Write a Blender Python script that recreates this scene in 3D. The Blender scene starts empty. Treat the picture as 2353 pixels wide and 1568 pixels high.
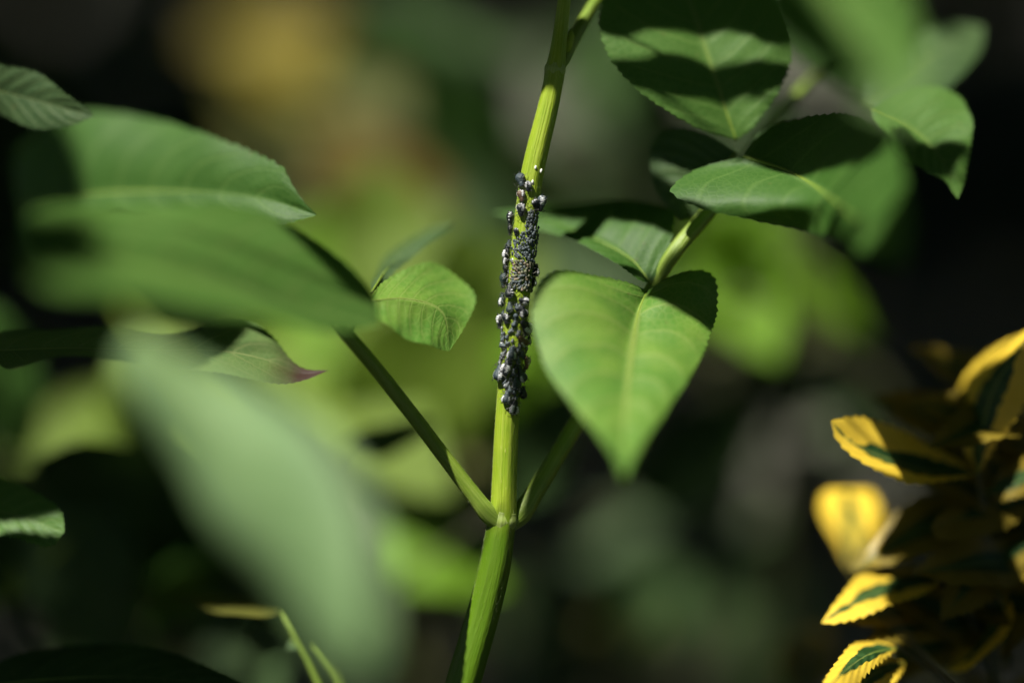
import bpy, math, random
import numpy as np
from mathutils import Vector, Matrix
random.seed(7); rng = np.random.default_rng(7)
scene = bpy.context.scene; COL = scene.collection
# ------------------------------------------------------------------ camera
PITCH = math.radians(20); FOC = 0.3706; FRAME_W = 0.230
FWD = Vector((0, math.cos(PITCH), -math.sin(PITCH))); RIGHT = Vector((1, 0, 0)); UP = RIGHT.cross(FWD)
CENTRE = Vector((0, 0, 0.62)); CAM = CENTRE - FWD * FOC
cd = bpy.data.cameras.new('camera'); cam = bpy.data.objects.new('camera', cd); COL.objects.link(cam)
cam.location = CAM; cam.rotation_euler = (math.pi / 2 - PITCH, 0, 0)
cd.sensor_width = 36; cd.lens = 58; cd.clip_start = 0.005; cd.clip_end = 1000
cd.dof.use_dof = True; cd.dof.focus_distance = FOC - 0.0015; cd.dof.aperture_fstop = 1.35; cd.dof.aperture_blades = 0
scene.camera = cam
# ------------------------------------------------------------------ light
SUN = (RIGHT * -0.36 + UP * 0.80 - FWD * 0.46).normalized()          # direction towards the sun
world = bpy.data.worlds.new('World'); scene.world = world; world.use_nodes = True
wn = world.node_tree.nodes; wl = world.node_tree.links; wn.clear()
sky = wn.new('ShaderNodeTexSky'); sky.sky_type = 'NISHITA'; sky.sun_disc = False
sky.sun_elevation = math.asin(SUN.z); sky.sun_rotation = math.atan2(SUN.x, SUN.y)
bg = wn.new('ShaderNodeBackground'); bg.inputs['Strength'].default_value = 0.05
wo = wn.new('ShaderNodeOutputWorld'); wl.new(sky.outputs[0], bg.inputs['Color']); wl.new(bg.outputs[0], wo.inputs['Surface'])
sd = bpy.data.lights.new('sun', 'SUN'); sd.energy = 5.0; sd.angle = math.radians(0.5); sd.color = (1.0, 0.95, 0.86)
so = bpy.data.objects.new('sun', sd); COL.objects.link(so); so.location = (0, 0, 5)
so.rotation_euler = SUN.to_track_quat('Z', 'Y').to_euler()
vs = scene.view_settings; vs.view_transform = 'Standard'; vs.look = 'None'; vs.gamma = 1; vs.use_curve_mapping = False
vs.exposure = 0.78
scene.cycles.use_denoising = True; scene.cycles.use_adaptive_sampling = True; scene.cycles.adaptive_threshold = 0.02
scene.cycles.max_bounces = 4; scene.cycles.diffuse_bounces = 3; scene.cycles.transmission_bounces = 2; scene.cycles.glossy_bounces = 2
scene.cycles.caustics_reflective = False; scene.cycles.caustics_refractive = False
scene.cycles.sample_clamp_indirect = 4
# ------------------------------------------------------------------ helpers
PX = FRAME_W / 2352
def P(x, y, z=0.0):
    """pixel of the 2352 wide photograph + depth in mm behind (+) the plane of the stem -> world point"""
    d = FOC + z * 0.001; k = PX * d / FOC
    return CAM + FWD * d + RIGHT * ((x - 1176) * k) - UP * ((y - 784) * k)
def tag(o, label=None, cat=None, group=None, kind=None):
    for k, v in (('label', label), ('category', cat), ('group', group), ('kind', kind)):
        if v: o[k] = v
    return o
def empty(name, loc, label, cat, group=None):
    o = bpy.data.objects.new(name, None); COL.objects.link(o); o.location = loc; o.empty_display_size = 0.01
    return tag(o, label, cat, group)
def meshdata(name, verts, faces, mat, uv=None, smooth=True):
    me = bpy.data.meshes.new(name); me.from_pydata([tuple(v) for v in verts], [], [tuple(f) for f in faces])
    if mat: me.materials.append(mat)
    if uv is not None:
        lay = me.uv_layers.new(name='UVMap'); vi = np.empty(len(me.loops), dtype=np.int32)
        me.loops.foreach_get('vertex_index', vi)
        lay.data.foreach_set('uv', np.asarray(uv, dtype=np.float32)[vi].ravel())
    if smooth: me.polygons.foreach_set('use_smooth', [True] * len(me.polygons))
    me.update(); return me
def link(name, me, parent=None):
    o = bpy.data.objects.new(name, me); COL.objects.link(o)
    if parent is not None: o.parent = parent
    return o
def obj(name, verts, faces, mat, parent=None, uv=None, smooth=True, off=None):
    """mesh in world coordinates; off = world position of the thing it belongs to"""
    v = np.asarray(verts, dtype=float)
    if off is not None: v = v - np.asarray(off)
    return link(name, meshdata(name, v, faces, mat, uv, smooth), parent)
def curve(pts, n):
    """Catmull-Rom through pts, sampled evenly by chord length"""
    p = np.asarray(pts, dtype=float)
    q = np.vstack([2 * p[0] - p[1], p, 2 * p[-1] - p[-2]])
    out = []
    for i in range(len(p) - 1):
        a, b, c, d = q[i], q[i + 1], q[i + 2], q[i + 3]
        for t in np.linspace(0, 1, 24, endpoint=False):
            out.append(0.5 * (2 * b + (c - a) * t + (2 * a - 5 * b + 4 * c - d) * t * t + (3 * b - a - 3 * c + d) * t ** 3))
    out.append(p[-1]); out = np.array(out)
    s = np.r_[0, np.cumsum(np.linalg.norm(np.diff(out[:, :3], axis=0), axis=1))]; g = np.linspace(0, s[-1], n)
    return np.stack([np.interp(g, s, out[:, k]) for k in range(out.shape[1])], 1)
def tube(pts, radii, seg=16, rib=0.0, nrib=8, cap=True):
    p = np.asarray([tuple(v) for v in pts], dtype=float); n = len(p)
    t = np.gradient(p, axis=0); t /= np.linalg.norm(t, axis=1)[:, None] + 1e-12
    ref = np.array([0.13, -0.9, 0.4]); verts = []; uv = []; faces = []; s = 0
    for i in range(n):
        a = np.cross(t[i], ref); a /= np.linalg.norm(a); b = np.cross(t[i], a)
        if i: s += np.linalg.norm(p[i] - p[i - 1])
        for k in range(seg):
            th = 2 * math.pi * k / seg; r = radii[i] * (1 + rib * math.cos(nrib * th))
            verts.append(p[i] + (a * math.cos(th) + b * math.sin(th)) * r); uv.append((s * 1000, k / seg))
    for i in range(n - 1):
        for k in range(seg):
            k2 = (k + 1) % seg
            faces.append((i * seg + k, i * seg + k2, (i + 1) * seg + k2, (i + 1) * seg + k))
    if cap: faces += [tuple(range(seg))[::-1], tuple(range((n - 1) * seg, n * seg))]
    return verts, faces, uv
class Bag:
    def __init__(s): s.v = []; s.f = []; s.u = []
    def add(s, vfu):
        v, f, u = vfu; k = len(s.v); s.v += [tuple(x) for x in v]; s.u += [tuple(x) for x in u]
        s.f += [tuple(i + k for i in q) for q in f]; return s
# ------------------------------------------------------------------ materials
def newmat(name):
    m = bpy.data.materials.new(name); m.use_nodes = True; nt = m.node_tree; nt.nodes.clear()
    return m, nt, nt.nodes, nt.links
def rgb(c): return (c[0], c[1], c[2], 1.0)
def math_node(nt, op, a, b=None, c=None, clamp=False):
    n = nt.nodes.new('ShaderNodeMath'); n.operation = op; n.use_clamp = clamp
    for i, v in enumerate((a, b, c)):
        if v is None: continue
        if isinstance(v, (int, float)): n.inputs[i].default_value = v
        else: nt.links.new(v, n.inputs[i])
    return n.outputs[0]
def mixc(nt, fac, a, b):
    n = nt.nodes.new('ShaderNodeMix'); n.data_type = 'RGBA'
    for sock, v in ((n.inputs['Factor'], fac), (n.inputs[6], a), (n.inputs[7], b)):
        if isinstance(v, (int, float)): sock.default_value = v
        elif isinstance(v, (tuple, list)): sock.default_value = rgb(v)
        else: nt.links.new(v, sock)
    return n.outputs[2]
def noise(nt, scale, vec=None, detail=3, rough=0.5):
    n = nt.nodes.new('ShaderNodeTexNoise'); n.inputs['Scale'].default_value = scale
    n.inputs['Detail'].default_value = detail; n.inputs['Roughness'].default_value = rough
    if vec is not None: nt.links.new(vec, n.inputs['Vector'])
    return n.outputs['Fac']
def ramp(nt, fac, a, b):
    n = nt.nodes.new('ShaderNodeMapRange'); n.interpolation_type = 'SMOOTHSTEP'
    nt.links.new(fac, n.inputs[0]); n.inputs[1].default_value = a; n.inputs[2].default_value = b
    return n.outputs[0]
def finish(nt, col, rough=0.5, spec=0.5, trans=0.0, tcol=None, height=None, bdist=0.0003, bstr=0.5, sss=0.0):
    N = nt.nodes; L = nt.links
    b = N.new('ShaderNodeBsdfPrincipled'); o = N.new('ShaderNodeOutputMaterial')
    if isinstance(col, (tuple, list)): b.inputs['Base Color'].default_value = rgb(col)
    else: L.new(col, b.inputs['Base Color'])
    if isinstance(rough, (int, float)): b.inputs['Roughness'].default_value = rough
    else: L.new(rough, b.inputs['Roughness'])
    b.inputs['Specular IOR Level'].default_value = spec
    if sss:
        b.inputs['Subsurface Weight'].default_value = sss; b.inputs['Subsurface Radius'].default_value = (0.0010, 0.0012, 0.0003)
        b.inputs['Subsurface Scale'].default_value = 1.0
    if height is not None:
        bp = N.new('ShaderNodeBump'); bp.inputs['Strength'].default_value = bstr; bp.inputs['Distance'].default_value = bdist
        L.new(height, bp.inputs['Height']); L.new(bp.outputs[0], b.inputs['Normal'])
    out = b.outputs[0]
    if trans:
        t = N.new('ShaderNodeBsdfTranslucent'); mx = N.new('ShaderNodeMixShader'); mx.inputs[0].default_value = trans
        if isinstance(tcol, (tuple, list)): t.inputs['Color'].default_value = rgb(tcol)
        else: L.new(tcol, t.inputs['Color'])
        L.new(out, mx.inputs[1]); L.new(t.outputs[0], mx.inputs[2]); out = mx.outputs[0]
    L.new(out, o.inputs['Surface'])
def leaf_material(name, c1, c2, vein, tcol, trans=0.25, rough=0.55, spec=0.3, nv=9, tip=None, holes=False):
    m, nt, N, L = newmat(name)
    uvn = N.new('ShaderNodeUVMap'); uvn.uv_map = 'UVMap'; sep = N.new('ShaderNodeSeparateXYZ'); L.new(uvn.outputs[0], sep.inputs[0])
    u, v = sep.outputs[0], sep.outputs[1]; a = math_node(nt, 'ABSOLUTE', v)
    tc = N.new('ShaderNodeTexCoord')
    w = noise(nt, 160, tc.outputs['Object'], 2)
    bend = math_node(nt, 'MULTIPLY', math_node(nt, 'POWER', a, 1.4), 0.22)
    ph = math_node(nt, 'MULTIPLY_ADD', math_node(nt, 'SUBTRACT', u, bend), nv, math_node(nt, 'MULTIPLY', w, 0.25))
    d = math_node(nt, 'ABSOLUTE', math_node(nt, 'SUBTRACT', math_node(nt, 'FRACT', ph), 0.5))      # 0 on a side vein
    side = math_node(nt, 'MULTIPLY', ramp(nt, d, 0.085, 0.02), ramp(nt, a, 1.0, 0.75))
    midw = math_node(nt, 'MULTIPLY_ADD', u, -0.045, 0.07)
    mid = ramp(nt, math_node(nt, 'DIVIDE', a, midw), 1.0, 0.45)
    veins = math_node(nt, 'MAXIMUM', math_node(nt, 'MULTIPLY', side, 0.55), mid)
    vor = N.new('ShaderNodeTexVoronoi'); vor.feature = 'DISTANCE_TO_EDGE'; vor.inputs['Scale'].default_value = 620
    L.new(tc.outputs['Object'], vor.inputs['Vector']); net = ramp(nt, vor.outputs['Distance'], 0.0, 0.18)
    n1 = noise(nt, 70, tc.outputs['Object'], 4, 0.6)
    col = mixc(nt, ramp(nt, n1, 0.35, 0.68), c1, c2)
    col = mixc(nt, math_node(nt, 'MULTIPLY', math_node(nt, 'SUBTRACT', 1.0, net), 0.22), col, vein)
    col = mixc(nt, math_node(nt, 'MULTIPLY', veins, 0.75), col, vein)
    sp = noise(nt, 420, tc.outputs['Object'], 2); col = mixc(nt, math_node(nt, 'MULTIPLY', ramp(nt, sp, 0.70, 0.78), 0.35), col, (0.16, 0.13, 0.05))
    if tip:
        col = mixc(nt, ramp(nt, math_node(nt, 'ADD', u, math_node(nt, 'MULTIPLY', n1, 0.12)), 0.86, 1.0), col, tip)
    h = math_node(nt, 'SUBTRACT', math_node(nt, 'MULTIPLY', net, 0.35), veins)
    h = math_node(nt, 'ADD', h, math_node(nt, 'MULTIPLY', ramp(nt, d, 0.0, 0.5), 0.8))
    tmix = mixc(nt, math_node(nt, 'MULTIPLY', veins, 0.5), tcol, vein)
    finish(nt, col, rough, spec, trans, tmix, h, 0.00025, 0.3)
    return m
M = {}
M['leaf'] = leaf_material('elder leaf', (0.060, 0.145, 0.022), (0.078, 0.175, 0.032), (0.15, 0.25, 0.06), (0.10, 0.25, 0.02))
M['leaf_young'] = leaf_material('young elder leaf', (0.082, 0.205, 0.026), (0.142, 0.265, 0.036), (0.24, 0.33, 0.08), (0.14, 0.30, 0.02))
M['leaf_tip'] = leaf_material('elder leaf with withered tip', (0.09, 0.16, 0.045), (0.12, 0.19, 0.05), (0.20, 0.25, 0.09), (0.10, 0.2, 0.03), tip=(0.05, 0.025, 0.02))
M['leaf_pale'] = leaf_material('pale elder leaf', (0.140, 0.250, 0.098), (0.172, 0.290, 0.120), (0.22, 0.32, 0.15), (0.12, 0.2, 0.06))
M['leaf_deep'] = leaf_material('deep green elder leaf', (0.034, 0.100, 0.012), (0.046, 0.120, 0.018), (0.10, 0.19, 0.04), (0.08, 0.2, 0.015))
M['leaf_old'] = leaf_material('dull elder leaf', (0.04, 0.085, 0.028), (0.055, 0.105, 0.035), (0.12, 0.17, 0.06), (0.07, 0.14, 0.03), trans=0.15)
M['shrub'] = leaf_material('shrub leaf', (0.105, 0.180, 0.012), (0.135, 0.215, 0.018), (0.18, 0.24, 0.05), (0.16, 0.26, 0.01), trans=0.3)
M['shrub_bright'] = leaf_material('bright shrub leaf', (0.095, 0.225, 0.004), (0.125, 0.26, 0.006), (0.16, 0.27, 0.02), (0.16, 0.32, 0.004), trans=0.3)
M['shrub_olive'] = leaf_material('olive shrub leaf', (0.080, 0.090, 0.014), (0.105, 0.110, 0.018), (0.16, 0.15, 0.04), (0.11, 0.12, 0.012))
M['shrub_yellow'] = leaf_material('yellowed leaf', (0.20, 0.165, 0.015), (0.24, 0.195, 0.02), (0.28, 0.24, 0.05), (0.20, 0.17, 0.01))
M['shrub_brown'] = leaf_material('browned leaf', (0.125, 0.090, 0.010), (0.150, 0.110, 0.014), (0.19, 0.15, 0.04), (0.13, 0.09, 0.008))
M['evergreen'] = leaf_material('dark evergreen leaf', (0.020, 0.050, 0.012), (0.030, 0.066, 0.016), (0.06, 0.09, 0.03), (0.03, 0.07, 0.01), trans=0.1, rough=0.65, spec=0.15)
M['grey_leaf'] = leaf_material('grey felted leaf', (0.085, 0.088, 0.066), (0.110, 0.110, 0.085), (0.15, 0.15, 0.12), (0.08, 0.085, 0.05), rough=0.6, trans=0.12)
def variegated(name, edge1, edge2, green):
    m, nt, N, L = newmat(name)
    uvn = N.new('ShaderNodeUVMap'); uvn.uv_map = 'UVMap'; sep = N.new('ShaderNodeSeparateXYZ'); L.new(uvn.outputs[0], sep.inputs[0])
    u, v = sep.outputs[0], sep.outputs[1]; a = math_node(nt, 'ABSOLUTE', v); tc = N.new('ShaderNodeTexCoord')
    n1 = noise(nt, 130, tc.outputs['Object'], 3, 0.6); n2 = noise(nt, 300, tc.outputs['Object'], 3)
    lim = math_node(nt, 'MULTIPLY_ADD', u, -0.55, math_node(nt, 'MULTIPLY_ADD', n1, 0.75, 0.22))
    g = ramp(nt, math_node(nt, 'SUBTRACT', a, lim), 0.04, -0.04)
    col = mixc(nt, n2, edge1, edge2); gcol = mixc(nt, ramp(nt, n2, 0.4, 0.62), green, (green[0] * 2.2, green[1] * 1.7, green[2] * 2))
    col = mixc(nt, g, col, gcol)
    mid = ramp(nt, a, 0.05, 0.02); col = mixc(nt, math_node(nt, 'MULTIPLY', mid, 0.6), col, (0.20, 0.24, 0.06))
    h = math_node(nt, 'SUBTRACT', math_node(nt, 'MULTIPLY', n2, 0.3), mid)
    finish(nt, col, 0.42, 0.35, 0.15, col, h, 0.0003, 0.25); return m
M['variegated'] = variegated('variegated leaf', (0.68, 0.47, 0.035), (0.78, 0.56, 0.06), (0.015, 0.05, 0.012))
M['variegated_shaded'] = variegated('shade darkened variegated leaf', (0.16, 0.12, 0.012), (0.20, 0.15, 0.018), (0.015, 0.045, 0.012))  # darker copy of the variegated leaf, shade put into its colour
def stem_material(name, c1, c2, streak, fleck, sss=0.0, old=None):
    m, nt, N, L = newmat(name); tc = N.new('ShaderNodeTexCoord')
    uvn = N.new('ShaderNodeUVMap'); uvn.uv_map = 'UVMap'
    mp = N.new('ShaderNodeMapping'); mp.inputs['Scale'].default_value = (0.06, 26, 1); L.new(uvn.outputs[0], mp.inputs['Vector'])
    st = noise(nt, 1.0, mp.outputs[0], 3, 0.6)
    mp2 = N.new('ShaderNodeMapping'); mp2.inputs['Scale'].default_value = (0.55, 34, 1); L.new(uvn.outputs[0], mp2.inputs['Vector'])
    fl = noise(nt, 1.0, mp2.outputs[0], 2, 0.5); n1 = noise(nt, 180, tc.outputs['Object'], 3)
    col = mixc(nt, ramp(nt, n1, 0.3, 0.7), c1, c2)
    col = mixc(nt, math_node(nt, 'MULTIPLY', ramp(nt, st, 0.42, 0.66), 0.75), col, streak)
    col = mixc(nt, math_node(nt, 'MULTIPLY', ramp(nt, fl, 0.66, 0.73), 0.55), col, fleck)
    if old:
        su = N.new('ShaderNodeSeparateXYZ'); L.new(uvn.outputs[0], su.inputs[0])
        col = mixc(nt, math_node(nt, 'MULTIPLY', ramp(nt, su.outputs[0], old[0], old[1]), 0.88), col, old[2])
    h = math_node(nt, 'ADD', st, math_node(nt, 'MULTIPLY', fl, 0.4))
    finish(nt, col, 0.45, 0.4, 0, None, h, 0.0004, 0.6, sss); return m
M['stem'] = stem_material('green shoot', (0.20, 0.31, 0.012), (0.25, 0.35, 0.016), (0.33, 0.42, 0.05), (0.45, 0.48, 0.12), 0.0, (117, 127, (0.055, 0.135, 0.001)))
M['stalk'] = stem_material('leaf stalk', (0.13, 0.22, 0.018), (0.17, 0.26, 0.022), (0.24, 0.32, 0.06), (0.36, 0.40, 0.14))
M['node'] = stem_material('stem node', (0.24, 0.33, 0.06), (0.29, 0.38, 0.09), (0.34, 0.42, 0.14), (0.42, 0.46, 0.2))
M['twig'] = stem_material('twig', (0.05, 0.06, 0.02), (0.07, 0.075, 0.03), (0.09, 0.09, 0.04), (0.12, 0.11, 0.06))
def plain(name, c, rough=0.5, spec=0.5, var=0.35, scale=900, bstr=0.3, bdist=0.0001):
    m, nt, N, L = newmat(name); tc = N.new('ShaderNodeTexCoord'); oi = N.new('ShaderNodeObjectInfo')
    n1 = noise(nt, scale, tc.outputs['Object'], 3)
    k = math_node(nt, 'ADD', math_node(nt, 'MULTIPLY', n1, 0.6), math_node(nt, 'MULTIPLY', oi.outputs['Random'], 0.4))
    col = mixc(nt, k, tuple(x * (1 - var) for x in c), tuple(x * (1 + var) for x in c))
    finish(nt, col, rough, spec, 0, None, n1, bdist, bstr); return m
M['hair'] = plain('stem hair', (0.45, 0.55, 0.25), 0.5, 0.3)
M['egg'] = plain('white egg', (0.85, 0.85, 0.80), 0.4, 0.5, 0.05)
# aphid materials: the noise runs in the normalised body space
A = lambda n, c, r=0.4, s=0.5: plain(n, c, r, s, 0.3, 7, 0.25, 0.02)
M['a_black'] = A('black aphid', (0.013, 0.017, 0.021), 0.36)
M['a_slate'] = A('slate aphid', (0.040, 0.060, 0.070), 0.5)
M['a_green'] = A('dark green grey aphid', (0.026, 0.044, 0.044), 0.5)
M['a_brown'] = A('brown aphid', (0.12, 0.075, 0.045), 0.45)
M['a_pink'] = A('pinkish aphid', (0.30, 0.17, 0.13), 0.45)
M['n_slate'] = A('slate nymph', (0.070, 0.092, 0.100), 0.5)
M['n_grey'] = A('grey nymph', (0.120, 0.138, 0.140), 0.5)
M['n_olive'] = A('olive nymph', (0.14, 0.145, 0.090), 0.5)
M['n_tan'] = A('tan nymph', (0.20, 0.16, 0.11), 0.5)
M['wax'] = plain('white wax and glint', (0.86, 0.88, 0.90), 0.45, 0.4, 0.06, 12, 0.3, 0.02)
M['leg'] = A('aphid leg', (0.05, 0.05, 0.045), 0.4)
M['leg_pale'] = A('pale aphid leg', (0.20, 0.20, 0.16), 0.4)
def ground_material():
    m, nt, N, L = newmat('garden soil'); tc = N.new('ShaderNodeTexCoord')
    a = noise(nt, 9, tc.outputs['Object'], 6, 0.65); b = noise(nt, 70, tc.outputs['Object'], 4)
    col = mixc(nt, ramp(nt, a, 0.38, 0.62), (0.125, 0.120, 0.09), (0.21, 0.205, 0.165))
    col = mixc(nt, math_node(nt, 'MULTIPLY', b, 0.5), col, (0.07, 0.065, 0.045))
    finish(nt, col, 0.9, 0.2, 0, None, math_node(nt, 'ADD', a, b), 0.02, 0.8); return m
M['ground'] = ground_material()
# ------------------------------------------------------------------ ground
def make_ground():
    xs = np.r_[-250, -60, -15, np.linspace(-4, 4, 90), 15, 60, 250]; ys = np.r_[-250, -60, -15, np.linspace(-3, 6, 100), 15, 60, 250]
    v = []; f = []
    for y in ys:
        for x in xs:
            near = 1.0 if abs(x) < 4.1 and -3.1 < y < 6.1 else 0.0
            v.append((x, y, near * (0.012 * math.sin(5 * x + 2 * math.sin(3 * y)) + 0.012 * math.sin(7 * y + x) + rng.normal(0, 0.004))))
    w = len(xs)
    for j in range(len(ys) - 1):
        for i in range(w - 1): f.append((j * w + i, j * w + i + 1, (j + 1) * w + i + 1, (j + 1) * w + i))
    tag(obj('ground', v, f, M['ground']), 'grey brown garden soil under the plants', None, None, 'structure')
make_ground()
# ------------------------------------------------------------------ leaves
def loft_leaf(mid, left, right, nu=110, nv=9, teeth=34, amp=0.5, cup=0.08, ripple=0.25, seed=0):
    """a leaf blade through its midrib and both edges, each a list of (x, y, depth)"""
    r = np.random.default_rng(seed + 11)
    W = lambda pts: np.array([tuple(P(*q)) for q in pts])
    m = curve(W(mid), nu); l = curve(W([mid[0]] + left + [mid[-1]]), nu); rr = curve(W([mid[0]] + right + [mid[-1]]), nu)
    tan = np.gradient(m, axis=0); tan /= np.linalg.norm(tan, axis=1)[:, None]
    nrm = np.cross(tan, l - rr); ln = np.linalg.norm(nrm, axis=1)[:, None]; nrm = nrm / np.maximum(ln, 1e-9)
    avg = nrm[nu // 4: 3 * nu // 4].mean(0); avg /= np.linalg.norm(avg)
    if avg @ np.array(FWD) > 0: avg = -avg
    verts = []; uv = []; faces = []; vv = np.linspace(-1, 1, 2 * nv + 1); us = np.linspace(0, 1, nu)
    pl, pr = r.uniform(0, 6, 2); L1 = np.linalg.norm(m[-1] - m[0])
    for i in range(nu):
        env = math.sin(math.pi * min(1, us[i] * 1.02)) ** 0.5 if us[i] < 0.98 else 0.1
        for v in vv:
            e = l[i] if v < 0 else rr[i]; a = abs(v); d = e - m[i]; w = np.linalg.norm(d)
            p = m[i] + d * a + avg * (cup * w * 4 * a * (1 - a) * 0.5)
            p = p + avg * (ripple * 0.001 * a * a * env * math.sin(us[i] * (17 if v < 0 else 15) + (pl if v < 0 else pr)))
            p = p + avg * (0.00018 * env * math.sin((us[i] - 0.22 * a ** 1.4) * 9 * 2 * math.pi) * (a * (1 - a) * 4))
            if teeth and a > 0.8:
                fr = (us[i] * teeth + (0.3 if v < 0 else 0)) % 1
                p = p + d / max(w, 1e-6) * (amp * 0.001 * (fr - 0.4) * ((a - 0.8) / 0.2) ** 2 * min(1, us[i] * 12) * min(1, (1 - us[i]) * 8))
            verts.append(p); uv.append((us[i], v))
    c = len(vv)
    for i in range(nu - 1):
        for k in range(c - 1): faces.append((i * c + k, i * c + k + 1, (i + 1) * c + k + 1, (i + 1) * c + k))
    return verts, faces, uv, m, avg
def add_leaf(root, mid, left, right, mat, name='leaflet', rib=0.45, label=None, **kw):
    v, f, u, m, n = loft_leaf(mid, left, right, **kw); off = tuple(root.location)
    o = obj(name, v, f, M[mat], root, u, True, off)
    if label: o['label'] = label
    if rib:
        pts = [tuple(np.array(q) - n * 0.0002) for q in m[:-3:3]]; k = len(pts)
        tv, tf, tu = tube(pts, [rib * 0.001 * (1 - 0.85 * i / k) for i in range(k)], 8)
        obj('midrib', tv, tf, M['stalk'], o, tu, True, off)
    return o
def generic_leaf(name, mat, width=0.5, teeth=16, amp=0.02, droop=0.25, fold=0.25, nu=30, nv=4, seed=0):
    """unit leaf along +Y (base at the origin), face to +Z"""
    r = np.random.default_rng(seed); verts = []; uv = []; faces = []; us = np.linspace(0, 1, nu); vv = np.linspace(-1, 1, 2 * nv + 1); ph = r.uniform(0, 6, 2)
    for u in us:
        w = width * 0.5 * (math.sin(math.pi * u ** 0.75) ** 0.85 if 0 < u < 1 else 0.0) + 0.004
        for v in vv:
            a = abs(v); ww = w * (1 + (amp * ((u * teeth) % 1 - 0.4) / max(w, 0.05) if a > 0.95 and teeth else 0))
            verts.append((v * ww, u, -droop * u * u + fold * a * w + 0.02 * math.sin(u * 14 + ph[0 if v < 0 else 1]) * a)); uv.append((u, v))
    c = len(vv)
    for i in range(nu - 1):
        for k in range(c - 1): faces.append((i * c + k, i * c + k + 1, (i + 1) * c + k + 1, (i + 1) * c + k))
    return meshdata(name, verts, faces, M[mat], uv)
GL = {}
def gleaf(mat, k=0):
    key = (mat, k % 3)
    if key not in GL: GL[key] = generic_leaf('leaf', mat, [0.5, 0.58, 0.42][k % 3], 18, 0.02, [0.2, 0.35, 0.1][k % 3], [0.2, 0.1, 0.35][k % 3], seed=k)
    return GL[key]
def put_leaf(root, me, base, axis, normal, length, name='leaf'):
    y = Vector(axis).normalized(); z = Vector(normal); z = (z - y * z.dot(y)).normalized(); x = y.cross(z)
    m = Matrix((x * length, y * length, z * length)).transposed().to_4x4(); m.translation = Vector(base) - root.location
    o = link(name, me, root); o.matrix_local = m; return o
def camdir(x, y, z): return RIGHT * x + UP * y - FWD * z        # z towards the camera
# ------------------------------------------------------------------ the infested shoot
stem_px = [(1302, -40, 2, 15), (1296, 0, 1, 15), (1289, 60, 1, 16), (1281, 125, 0, 19), (1277, 150, 0, 22.5), (1274, 168, 0, 23.5), (1271, 190, 0, 22.5),
           (1256, 260, 0, 24), (1236, 340, 0, 25.5), (1221, 410, 0, 26), (1209, 500, 0, 27), (1198, 600, 0, 27), (1188, 700, 0, 27), (1178, 800, 0, 27),
           (1169, 900, 0, 26.5), (1163, 1000, 0, 27.5), (1159, 1100, 0, 28.5), (1157, 1160, 0, 30), (1155, 1190, 0, 33), (1150, 1215, 0, 33),
           (1137, 1300, 0, 36), (1107, 1420, 0, 38), (1064, 1568, -1, 40), (1030, 1700, -2, 41)]
root_e = empty('elder_shoot', P(1030, 1700, -2), 'upright green elder shoot carrying the black aphid colony on its hairy stem', 'plant')
OFF = tuple(root_e.location)
W4 = np.array([tuple(P(x, y, z)) + (r * PX,) for x, y, z, r in stem_px])
_d = Vector(W4[-1][:3] - W4[-2][:3]).normalized(); _q = Vector(W4[-1][:3])
foot = np.array([tuple(_q + _d * a + Vector((0.12 * a * a, 0, 0))) + (0.0040 + 0.002 * a,) for a in (0.02, 0.05, 0.10, 0.18, 0.30, 0.45, 0.60)])
STEM = curve(np.vstack([W4, foot]), 420)
v, f, u = tube(STEM[:, :3], STEM[:, 3], 40, 0.022, 7); stem_o = obj('stem', v, f, M['stem'], root_e, u, True, OFF)
def ringpart(cx, cy, r, h, tilt, name, amp=0.12):
    pts = [P(cx - tilt * t, cy + h * t, 0) for t in np.linspace(-1, 1, 21)]
    rad = [r * PX * (1 + (amp + 0.05) * math.cos(t * math.pi / 2) ** 2 - 0.05) for t in np.linspace(-1, 1, 21)]
    tv, tf, tu = tube(pts, rad, 32, 0.03, 5); return obj(name, tv, tf, M['node'], stem_o, tu, True, OFF)
ringpart(1275, 161, 23, 13, 3, 'node_ring', 0.07); ringpart(1154, 1194, 32.5, 20, 3, 'node_ring', 0.07)
def stalk(pts, mat='stalk', name='leaf_stalk', root=root_e, parent=None, seg=20, rib=0.02):
    c = curve([tuple(P(x, y, z)) + (r * PX,) for x, y, z, r in pts], max(24, len(pts) * 14))
    tv, tf, tu = tube(c[:, :3], c[:, 3], seg, rib, 5); return obj(name, tv, tf, M[mat], parent or root, tu, True, tuple(root.location)), c
st_right, C1 = stalk([(1165, 1205, 1, 20), (1195, 1180, 2, 25), (1225, 1135, 3, 22), (1268, 1065, 4, 21), (1340, 945, 6, 20), (1420, 800, 6, 19), (1505, 650, 5, 18), (1560, 565, 5, 19), (1640, 470, 10, 18), (1740, 325, 22, 14), (1880, 165, 38, 11), (2005, 60, 48, 8), (2100, -40, 54, 6)])
st_left, C2 = stalk([(1152, 1204, -1, 20), (1122, 1180, -1.5, 22), (1090, 1140, -2, 19), (1020, 1048, -3, 17), (900, 892, -5, 16.5), (800, 772, -8, 16), (730, 705, -6, 14), (600, 630, -3, 12), (400, 560, 2, 10), (200, 520, 8, 8)])
stalk([(800, 778, -8, 8), (806, 755, -8, 8), (824, 715, -7, 8), (850, 684, -6, 7)], name='leaflet_stalk', parent=st_left)
st_top, C3 = stalk([(1283, 160, 0, 9), (1296, 138, 2, 13), (1310, 105, 4, 15), (1338, 55, 8, 16), (1375, -5, 13, 15), (1420, -70, 20, 14)])
bud_v, bud_f, bud_u = tube([P(1300, 128, 2), P(1306, 100, 2.2), P(1311, 82, 2.5), P(1312, 66, 3)], [0.0006, 0.0011, 0.0009, 0.0001], 14)
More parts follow.
